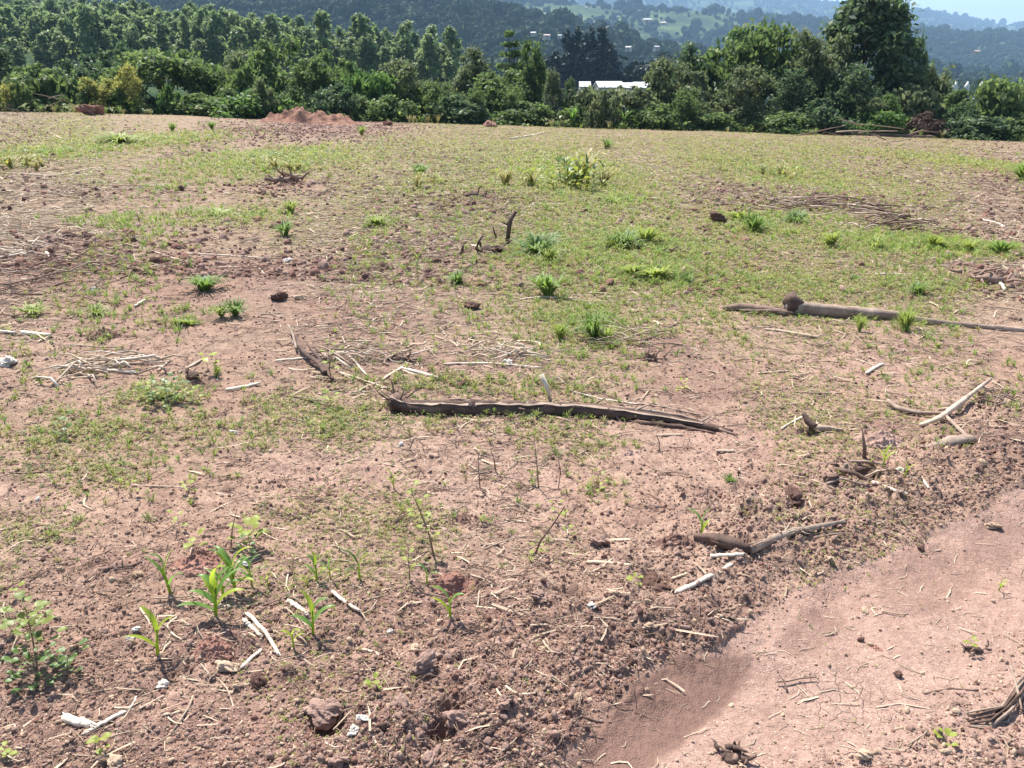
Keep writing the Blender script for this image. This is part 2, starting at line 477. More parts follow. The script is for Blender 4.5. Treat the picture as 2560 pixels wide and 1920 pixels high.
M['weed_low'] = mat_leaf("dusty_seedling_leaf", (0.17, 0.165, 0.055), (0.36, 0.325, 0.13), 0.3, 0.6, tint=(0.44, 0.35, 0.19))
M['shrub'] = mat_leaf("shrub_leaf", (0.085, 0.13, 0.025), (0.21, 0.255, 0.05), 0.4, 0.45, tint=(0.30, 0.30, 0.08))
M['weed_dark'] = mat_leaf("dark_weed_leaf", (0.04, 0.085, 0.025), (0.12, 0.19, 0.04), 0.35, 0.45)
M['tuft_y'] = mat_leaf("yellow_tuft_blade", (0.15, 0.22, 0.045), (0.32, 0.37, 0.09), 0.4, 0.55, tint=(0.42, 0.38, 0.16))
M['tuft_g'] = mat_leaf("green_tuft_blade", (0.07, 0.15, 0.035), (0.22, 0.31, 0.07), 0.4, 0.55, tint=(0.36, 0.34, 0.13))
M['grass'] = mat_leaf("grass_blade", (0.10, 0.19, 0.03), (0.27, 0.37, 0.06), 0.4, 0.5)
M['grass_dry'] = mat_leaf("dry_grass_blade", (0.22, 0.20, 0.07), (0.44, 0.37, 0.17), 0.35, 0.6)
# ------------------------------------------------------------------ ground: one height field shared by the field and the dirt track
def build_ground():
    ys = [-40, -30, -22, -15, -10, -6, -3.5, -1.8, -0.6, 0.2, 0.7]
    y = 1.0
    while y < 69:
        ys.append(y); y += 0.0031 * y + y * y / 2300.0
    ys = np.array(ys)
    us = np.linspace(-0.70, 0.70, 800)
    K = 14
    side = np.linspace(0, 1, K + 1)[1:] ** 2
    nY = len(ys)
    w = np.maximum(ys + 0.63, 1.6)
    core = us[None, :] * w[:, None]
    ext = 130.0
    lft = core[:, :1] + (-ext - core[:, :1]) * side[::-1][None, :]
    rgt = core[:, -1:] + (ext - core[:, -1:]) * side[None, :]
    X = np.concatenate([lft, core, rgt], 1)
    Y = np.repeat(ys[:, None], X.shape[1], 1)
    Z = H(X.ravel(), Y.ravel()).reshape(X.shape)
    nX = X.shape[1]
    V = np.stack([X.ravel(), Y.ravel(), Z.ravel()], 1)
    idx = np.arange(nX * nY).reshape(nY, nX)
    F = np.stack([idx[:-1, :-1].ravel(), idx[:-1, 1:].ravel(), idx[1:, 1:].ravel(), idx[1:, :-1].ravel()], 1)
    fc = V[F].mean(1)
    ontrack = (edge_d(fc[:, 0], fc[:, 1]) < 0) & (fc[:, 1] < 30)
    for name, mask, mat in (("field_ground", ~ontrack, M['soil']), ("dirt_track", ontrack, M['track'])):
        f = F[mask]; used = np.unique(f); remap = np.zeros(len(V), np.int64); remap[used] = np.arange(len(used))
        v = V[used]
        me = np_mesh(name, v, remap[f], mat)
        x, y_ = v[:, 0], v[:, 1]
        n1 = fbm(x * 0.8, y_ * 0.8, 4, 41)
        set_attr(me, "silt", silt(x, y_))
        if name == "dirt_track":
            set_attr(me, "crack", smooth_band(x, y_) * sst(0.0, 0.3, fbm(x * 1.9, y_ * 1.9, 2, 43)) * (1 - silt(x, y_)))
        else:
            set_attr(me, "red", np.clip(patches(x, y_, RED) * 0.9 + 0.45 * (1 - sst(1.7, 2.6, y_)) + 0.25 * n1, 0, 1) * 0.95)
            set_attr(me, "pink", np.clip(patches(x, y_, PINK) + 0.3 * n1, 0, 1))
            set_attr(me, "straw", np.clip(0.15 + 0.85 * sst(3, 10, y_) + 0.4 * patches(x, y_, GREEN) + 0.5 * n1, 0, 1))
        tag(link(name, me), kind='structure', label=None)
build_ground()
# ------------------------------------------------------------------ valley and hills beyond the field
PXK = [-1500, -400, 0, 500, 900, 1130, 1280, 1500, 1700, 1950, 2120, 2260, 2320, 2400, 2516, 2560, 2800, 4000]
def tn(y): return math.tan(math.atan((960 - y) / FPX) - PITCH)
def zz(y, D): return CAM_H + tn(y) * D
def row(D, pairs):
    xs = [p for p, _ in pairs]; zs = [z for _, z in pairs]
    return np.interp(PXK, xs, zs)
HILL_ROWS = [
    (60, row(60, [(0, -2.6), (1280, -4.3), (2560, -6.0)])),
    (72, row(72, [(0, -4.2), (1280, -6.0), (2560, -8.0)])),
    (130, row(130, [(0, -4.5), (900, -7), (1300, -10), (2560, -13)])),
    (190, row(190, [(0, -2), (500, -2), (900, -2.5), (1130, -5), (1280, -12), (1700, -16), (2560, -18)])),
    (300, row(300, [(0, 9), (500, 5), (900, -3), (1130, -12), (1280, -19), (2560, -22)])),
    (430, row(430, [(0, 21), (500, 10), (900, -10), (1130, -18), (1700, -28), (2560, -28)])),
    (700, row(700, [(0, 28), (500, 16), (900, -8), (1300, -20), (2560, -30)])),
    (1100, row(1100, [(0, zz(-14, 1100)), (850, zz(-8, 1100)), (1000, zz(8, 1100)), (1230, zz(34, 1100)), (1330, zz(52, 1100)), (1500, zz(96, 1100)), (1700, zz(135, 1100)), (2050, -12), (2560, -20)])),
    (1600, row(1600, [(0, 122), (900, 115), (1300, 62), (1700, 10), (2050, -12), (2560, -20)])),
    (2500, row(2500, [(0, 200), (1100, zz(0, 2500)), (1300, zz(8, 2500)), (1700, zz(24, 2500)), (2050, zz(60, 2500)), (2300, zz(80, 2500)), (2560, zz(95, 2500))])),
    (3800, row(3800, [(0, 270), (1300, 210), (1700, 150), (2050, 105), (2300, 90), (2560, 80)])),
    (6500, row(6500, [(0, 505), (1700, zz(-16, 6500)), (1950, zz(0, 6500)), (2120, zz(20, 6500)), (2190, zz(38, 6500)), (2260, zz(30, 6500)), (2320, zz(37, 6500)), (2400, zz(55, 6500)), (2516, zz(68, 6500)), (2560, zz(63, 6500)), (2800, zz(70, 6500))])),
    (9000, row(9000, [(0, 470), (2560, 330)])),
]
_HD = np.log(np.array([r[0] for r in HILL_ROWS], float)); _HZ = np.array([r[1] for r in HILL_ROWS])

def hill_z(X, Y):
    X = np.asarray(X, float); Y = np.asarray(Y, float)
    px = 1280 + 2186.0 * X / np.maximum(Y, 1)
    lk = np.log(np.clip(Y, 60, 9000))
    cols = np.stack([np.interp(px, PXK, _HZ[i]) for i in range(len(_HD))], 0)
    j = np.clip(np.searchsorted(_HD, lk) - 1, 0, len(_HD) - 2)
    f = (lk - _HD[j]) / (_HD[j + 1] - _HD[j]); f = f * f * (3 - 2 * f)
    ii = np.arange(len(px.ravel())).reshape(px.shape)
    c2 = cols.reshape(len(_HD), -1)
    a = c2[j.ravel(), ii.ravel()].reshape(px.shape); b = c2[j.ravel() + 1, ii.ravel()].reshape(px.shape)
    z = a + (b - a) * f
    amp = np.clip(Y * 0.004, 0, 14)
    return z + amp * fbm(X / (20 + Y * 0.09), Y / (20 + Y * 0.09), 3, 61) * sst(80, 200, Y)

def woods(X, Y):
    """0 open farmland .. 1 wood"""
    n = fbm(X / (60 + 0.05 * Y), Y / (90 + 0.09 * Y), 3, 65)
    px = 1280 + 2186.0 * X / Y
    m = sst(-0.30, 0.05, n)
    left = (1 - sst(1150, 1420, px)) * sst(550, 750, Y) * (1 - sst(1500, 1900, Y))
    m = np.maximum(m, left)
    field = np.exp(-(((px - 1370) / 110) ** 2 + ((Y - 1850) / 200) ** 2)) + 0.9 * np.exp(-(((px - 1250) / 60) ** 2 + ((Y - 1330) / 80) ** 2)) + np.exp(-(((px - 1500) / 120) ** 2 + ((Y - 1300) / 130) ** 2)) * .8 + .8 * np.exp(-(((px - 1790) / 50) ** 2 + ((Y - 900) / 120) ** 2))
    return np.clip(m - 1.3 * field, 0, 1), field

def build_hills():
    us = np.concatenate([np.linspace(-3.2, -0.75, 22)[:-1], np.linspace(-0.75, 0.75, 260), np.linspace(0.75, 3.2, 22)[1:]])
    ys = np.exp(np.linspace(math.log(64), math.log(9000), 190))
    U, Y = np.meshgrid(us, ys); X = U * Y
    Z = hill_z(X.ravel(), Y.ravel()).reshape(X.shape)
    idx = np.arange(X.size).reshape(X.shape)
    F = np.stack([idx[:-1, :-1].ravel(), idx[:-1, 1:].ravel(), idx[1:, 1:].ravel(), idx[1:, :-1].ravel()], 1)
    V = np.stack([X.ravel(), Y.ravel(), Z.ravel()], 1)
    t = NT("hill_farmland")
    co = t.n("ShaderNodeTexCoord").outputs["Object"]
    n1 = t.noise(co, 0.006, 5, 0.6); n2 = t.noise(co, 0.045, 4, 0.65)
    c = t.mix(t.ramp(n1, [(0.4, 0), (0.6, 1)]), (0.035, 0.06, 0.028), (0.085, 0.115, 0.045))
    c = t.mix(t.ramp(n2, [(0.42, 0), (0.62, 1)]), c, (0.022, 0.042, 0.022))
    c = t.mix(t.attr("crop"), c, (0.19, 0.25, 0.085))
    mat = t.done(t.bsdf(c, 1.0, spec=0.05))
    fc = V[F].mean(1)
    for name, mask in (("valley_terrain", fc[:, 1] < 800), ("distant_hills", fc[:, 1] >= 800)):
        f = F[mask]; used = np.unique(f); remap = np.zeros(len(V), np.int64); remap[used] = np.arange(len(used))
        v = V[used]
        me = np_mesh(name, v, remap[f], mat)
        w, fl = woods(v[:, 0], v[:, 1])
        set_attr(me, "crop", np.clip(fl * 1.2 + 0.25 * (1 - w) * (fbm(v[:, 0] / 90, v[:, 1] / 140, 2, 66) > 0.1), 0, 1) * sst(480, 650, v[:, 1]))
        tag(link(name, me), kind='structure')
build_hills()

# ------------------------------------------------------------------ scatter of what nobody could count
def rotm(n): return rs.uniform(0, 2 * math.pi, n)

def scatter(name, pts, rot, scl, protos, label):
    """one object: points carrying rotation, scale and kind; geometry nodes set a piece on each"""
    n = len(pts)
    me = bpy.data.meshes.new(name)
    me.vertices.add(n); me.vertices.foreach_set("co", np.ascontiguousarray(pts, np.float32).ravel())
    a = me.attributes.new("rot", 'FLOAT_VECTOR', 'POINT'); a.data.foreach_set("vector", np.ascontiguousarray(rot, np.float32).ravel())
    a = me.attributes.new("scl", 'FLOAT_VECTOR', 'POINT'); a.data.foreach_set("vector", np.ascontiguousarray(scl, np.float32).ravel())
    a = me.attributes.new("pick", 'INT', 'POINT'); a.data.foreach_set("value", rs.randint(0, len(protos), n).astype(np.int32))
    o = link(name, me)
    c = bpy.data.collections.new(name + "_pieces")
    for k, pm in enumerate(protos):
        c.objects.link(bpy.data.objects.new("%s_piece_%02d" % (name, k), pm))
    g = bpy.data.node_groups.new(name, 'GeometryNodeTree')
    g.interface.new_socket("Geometry", in_out='INPUT', socket_type='NodeSocketGeometry')
    g.interface.new_socket("Geometry", in_out='OUTPUT', socket_type='NodeSocketGeometry')
    gi = g.nodes.new("NodeGroupInput"); go = g.nodes.new("NodeGroupOutput")
    ci = g.nodes.new("GeometryNodeCollectionInfo"); ci.inputs["Collection"].default_value = c
    ci.inputs["Separate Children"].default_value = True; ci.inputs["Reset Children"].default_value = True
    ip = g.nodes.new("GeometryNodeInstanceOnPoints"); ip.inputs["Pick Instance"].default_value = True
    def na(nm, ty):
        q = g.nodes.new("GeometryNodeInputNamedAttribute"); q.data_type = ty; q.inputs["Name"].default_value = nm
        return [s for s in q.outputs if s.enabled and s.name == "Attribute"][0]
    g.links.new(gi.outputs[0], ip.inputs["Points"]); g.links.new(ci.outputs[0], ip.inputs["Instance"])
    g.links.new(na("pick", 'INT'), ip.inputs["Instance Index"])
    g.links.new(na("rot", 'FLOAT_VECTOR'), ip.inputs["Rotation"]); g.links.new(na("scl", 'FLOAT_VECTOR'), ip.inputs["Scale"])
    g.links.new(ip.outputs[0], go.inputs[0])
    md = o.modifiers.new("scatter", 'NODES'); md.node_group = g
    tag(o, label, None, None, 'stuff')
    return o

# ------------------------------------------------------------------ trees
def ico(sub):
    import bmesh
    bm = bmesh.new(); bmesh.ops.create_icosphere(bm, subdivisions=sub, radius=1.0)
    V = np.array([v.co[:] for v in bm.verts]); F = np.array([[v.index for v in f.verts] for f in bm.faces]); bm.free()
    return V, F

def leaf_cloud(centres, radii, n, size, seed, up=0.35, droop=0.0, shell=0.22, asp=2.0, tall=1.0, soft=True):
    """n bent leaf sprays spread through clumps; returns V, F (quads)"""
    r = np.random.RandomState(seed)
    C = np.array(centres, float); R = np.array(radii, float)
    if R.ndim == 1: R = np.repeat(R[:, None], 3, 1)
    C = C * [1, 1, tall]; R = R * [1, 1, 0.5 + 0.5 * tall]
    wgt = (R[:, 0] * R[:, 2]); wgt = wgt / wgt.sum()
    k = r.choice(len(C), n, p=wgt)
    d = r.normal(size=(n, 3)); d /= np.linalg.norm(d, axis=1)[:, None]
    rad = np.minimum(np.abs(r.normal(size=n)) * 0.78 + 0.12, 1.9) if soft else r.uniform(shell, 1.0, n) ** 0.6
    P = C[k] + d * R[k] * rad[:, None]
    nrm = d + r.normal(size=(n, 3)) * 0.85 + np.array([0, 0, up])
    nrm /= np.linalg.norm(nrm, axis=1)[:, None]
    a = np.cross(nrm, r.normal(size=(n, 3))); a /= np.linalg.norm(a, axis=1)[:, None] + 1e-9
    a[:, 2] -= droop; a /= np.linalg.norm(a, axis=1)[:, None]
    b = np.cross(nrm, a)
    s = size * r.uniform(0.55, 1.35, n)[:, None]
    V = np.stack([P - a * s * asp * 0.5, P - b * s * 0.5 + nrm * s * 0.1, P + a * s * asp * 0.5, P + b * s * 0.5 + nrm * s * 0.1], 1).reshape(-1, 3)
    V[:, 2] /= tall
    F = np.arange(n * 4).reshape(n, 4)
    return V, F

def crown_shape(kind, seed):
    """clump centres and radii inside a unit tall, unit wide tree"""
    r = random.Random(seed); C = []; R = []
    def put(x, y, z, q, f=1.0): C.append((x, y, z)); R.append((q, q, q * f))
    if kind == 'dome':
        for j in range(7):
            lz = r.uniform(.3, .8); lth = r.uniform(0, 6.28); lq = r.uniform(.1, .3); lr = r.uniform(.12, .22)
            for i in range(9):
                th = r.uniform(0, 6.28); e = r.uniform(-1.2, 1.5); q = lr * r.uniform(.6, 1.1)
                put(lq * math.cos(lth) + q * math.cos(th) * math.cos(e), lq * math.sin(lth) + q * math.sin(th) * math.cos(e), lz + q * math.sin(e), r.uniform(.03, .09), .7)
        for i in range(26):
            z = r.uniform(0.16, 0.92); w = 0.44 * math.sqrt(max(0.05, 1 - ((z - 0.5) / 0.5) ** 2)); th = r.uniform(0, 6.28); q = w * math.sqrt(r.uniform(0.15, 1))
            put(q * math.cos(th), q * math.sin(th), z, r.uniform(0.05, 0.13), 0.8)
    elif kind == 'tall':
        for i in range(95):
            z = r.uniform(0.05, 0.95); w = 0.44 * (1 - max(0, z - 0.40) / 0.62) ** 0.6 * (0.72 + min(z, .40) * 0.7); th = r.uniform(0, 6.28); q = w * math.sqrt(r.uniform(0.1, 1))
            put(q * math.cos(th), q * math.sin(th), z, r.uniform(0.06, 0.13), 0.6)
    elif kind == 'column':
        for i in range(190):
            z = r.uniform(0.03, 0.97); w = 0.47 * min(1.0, (.55 + z * 1.1)) * (1 - max(0, z - .58) / .50) ** .75; th = r.uniform(0, 6.28); q = w * math.sqrt(r.uniform(0.15, 1)) * r.uniform(.85, 1.08)
            put(q * math.cos(th), q * math.sin(th), z, r.uniform(0.05, 0.11), 0.6)
    elif kind == 'umbrella':
        for i in range(50):
            th = r.uniform(0, 6.28); q = 0.46 * math.sqrt(r.uniform(0, 1)); z = 0.86 - 0.9 * q * q + r.uniform(-0.10, 0.05)
            put(q * math.cos(th), q * math.sin(th), z, r.uniform(0.05, 0.10), 0.75)
    elif kind == 'wide':
        for i in range(60):
            th = r.uniform(0, 6.28); q = 0.46 * math.sqrt(r.uniform(0, 1)); z = r.choice([0.45, 0.62, 0.78, 0.9]) - 0.5 * q * q + r.uniform(-0.05, 0.05)
            put(q * math.cos(th), q * math.sin(th), z, r.uniform(0.06, 0.12), 0.5)
    elif kind == 'layers':
        for z in (0.3, 0.41, 0.52, 0.62, 0.71, 0.80, 0.88, 0.95):
            w = 0.46 * (1.05 - z) ** 0.75
            for i in range(8):
                th = r.uniform(0, 6.28); q = w * math.sqrt(r.uniform(0.15, 1))
                put(q * math.cos(th), q * math.sin(th), z + r.uniform(-.015, .015), w * 0.35 + 0.02, 0.22)
    elif kind == 'spire':
        for i in range(60):
            z = r.uniform(0.05, 0.98); w = 0.42 * (1 - z) ** 0.8 + 0.02; th = r.uniform(0, 6.28); q = w * math.sqrt(r.uniform(0.2, 1))
            put(q * math.cos(th), q * math.sin(th), z, 0.05 + 0.10 * (1 - z), 0.9)
    elif kind == 'gum':
        for i in range(34):
            z = r.uniform(0.42, 0.97); w = 0.40 * (1.04 - z) ** 0.55 * (0.5 + 0.8 * min(1, (z - .38) * 3)) ; th = r.uniform(0, 6.28); q = w * math.sqrt(r.uniform(0.1, 1))
            put(q * math.cos(th), q * math.sin(th), z, r.uniform(0.06, 0.13), 0.6)
    elif kind == 'bush':
        for j in range(6):
            lth = r.uniform(0, 6.28); lq = r.uniform(.0, .34); lr = r.uniform(.08, .16); lz = r.uniform(.45, .92) - lq * .6
            for i in range(7):
                th = r.uniform(0, 6.28); e = r.uniform(-1., 1.5); q = lr * r.uniform(.5, 1.1)
                put(lq * math.cos(lth) + q * math.cos(th) * math.cos(e), lq * math.sin(lth) + q * math.sin(th) * math.cos(e), lz + q * math.sin(e), r.uniform(.03, .08), .8)
        for i in range(30):
            z = r.uniform(0.04, 0.75); w = 0.46 * math.sqrt(max(0.06, 1 - (z * 0.95) ** 2)); th = r.uniform(0, 6.28); q = w * math.sqrt(r.uniform(0.1, 1))
            put(q * math.cos(th), q * math.sin(th), z, r.uniform(0.08, 0.17), 0.75)
    return C, R

CROWN = {}
def crown(kind, var, n, leaf, up=0.35, droop=0.0):
    key = (kind, var, n)
    if key not in CROWN:
        C, R = crown_shape(kind, var * 17 + 3)
        V, F = leaf_cloud(C, R, n, leaf, var * 7 + 1, up, droop, tall={'tall': 1.9, 'column': 1.9, 'spire': 2.4, 'gum': 2.2, 'layers': 1.9, 'dome': 1.15, 'wide': 0.9, 'umbrella': 0.8}.get(kind, 0.65))
        V[:, 2] = np.maximum(V[:, 2], 0.0)
        me = np_mesh(kind + "_crown", V, F, None, False)
        me.materials.append(M['weed'])
        mb = MB(); r = random.Random(var)
        th = 0.025 if kind not in ('bush',) else 0.012
        top = {'umbrella': 0.62, 'bush': 0.5}.get(kind, 0.8)
        path = [(0, 0, -0.05)] + [(r.uniform(-.02, .02), r.uniform(-.02, .02), top * k / 5) for k in range(1, 6)]
        mb.tube(path, [th * (1.25 - 0.2 * k) * 1.0 for k in range(6)], 7)
        cs = sorted(C, key=lambda c: -c[2])[::4][:10]
        for (x, y, z) in cs:
            k = r.randint(2, 4); b = path[k]
            mid = ((x + b[0]) * .5, (y + b[1]) * .5, max(b[2], z * .5 + b[2] * .45))
            mb.tube([b, mid, (x, y, z)], [th * .5, th * .3, th * .12], 5)
        CROWN[key] = (me, mb.mesh(kind + "_trunk", M['tree_bark']))
    return CROWN[key]

M['tree_bark'] = mat_wood("tree_bark", (0.07, 0.05, 0.04), (0.17, 0.13, 0.10), 3, 0.9)
M['gum_bark'] = mat_wood("pale_gum_bark", (0.16, 0.14, 0.11), (0.30, 0.27, 0.22), 3, 0.9)
M['t_dark'] = mat_leaf("dark_green_foliage", (0.037, 0.069, 0.035), (0.096, 0.151, 0.067), 0.45, 0.55, tint=(0.220, 0.265, 0.119), spec=0.25)
M['t_mid'] = mat_leaf("mid_green_foliage", (0.050, 0.091, 0.034), (0.152, 0.218, 0.070), 0.45, 0.55, tint=(0.291, 0.332, 0.113), spec=0.2)
M['t_olive'] = mat_leaf("olive_foliage", (0.055, 0.079, 0.037), (0.172, 0.205, 0.092), 0.45, 0.55, tint=(0.302, 0.304, 0.162), spec=0.25)
M['t_bright'] = mat_leaf("bright_green_foliage", (0.043, 0.098, 0.027), (0.137, 0.230, 0.060), 0.45, 0.55, tint=(0.248, 0.321, 0.079), spec=.2)
M['t_yellow'] = mat_leaf("yellow_green_foliage", (0.18, 0.20, 0.05), (0.40, 0.39, 0.11), 0.45, 0.6, tint=(0.5, 0.46, 0.2), spec=.2)
M['t_conifer'] = mat_leaf("blackish_conifer_foliage", (0.008, 0.018, 0.012), (0.022, 0.042, 0.024), 0.08, 0.6, spec=0.2)
M['t_gum'] = mat_leaf("plantation_foliage", (0.073, 0.117, 0.053), (0.222, 0.288, 0.119), 0.45, 0.55, tint=(0.384, 0.431, 0.193), spec=0.25)
M['t_dead'] = mat_leaf("dead_brown_foliage", (0.07, 0.045, 0.032), (0.15, 0.095, 0.065), 0.15, 0.8)

def plant_tree(name, px, base_py, top_py, wpx, Y, kind, var, mat, label, cat='tree', group=None, n=5200, leaf=0.045, up=0.35, droop=0.0, rz=None):
    """a tree whose foot stands on the land at forward distance Y"""
    d = ray(px, base_py * .45 + max(top_py, 0) * .55); x = d[0] / d[1] * Y
    dt = ray(px, top_py); ztop = CAM_H + dt[2] / dt[1] * Y
    zg = float(hill_z(np.array([x]), np.array([Y]))[0]) if Y > 68 else hz(x, Y)
    dep = depth_of(x, Y, ztop)
    w = wpx * 1.15 * dep / FPX
    cm, tm = crown(kind, var, n, leaf, up, droop)
    root = empty(name, (x, Y, zg - 0.05), rz if rz is not None else random.uniform(0, 6.28), (w, w, max(0.3, (ztop - zg + 0.05) * {'bush': 1.16, 'dome': 1.04}.get(kind, 1.0))))
    tag(root, label, cat, group)
    c = link("crown", cm, root); c.material_slots[0].link = 'OBJECT'; c.material_slots[0].material = M[mat]
    t = link("trunk", tm, root)
    return root

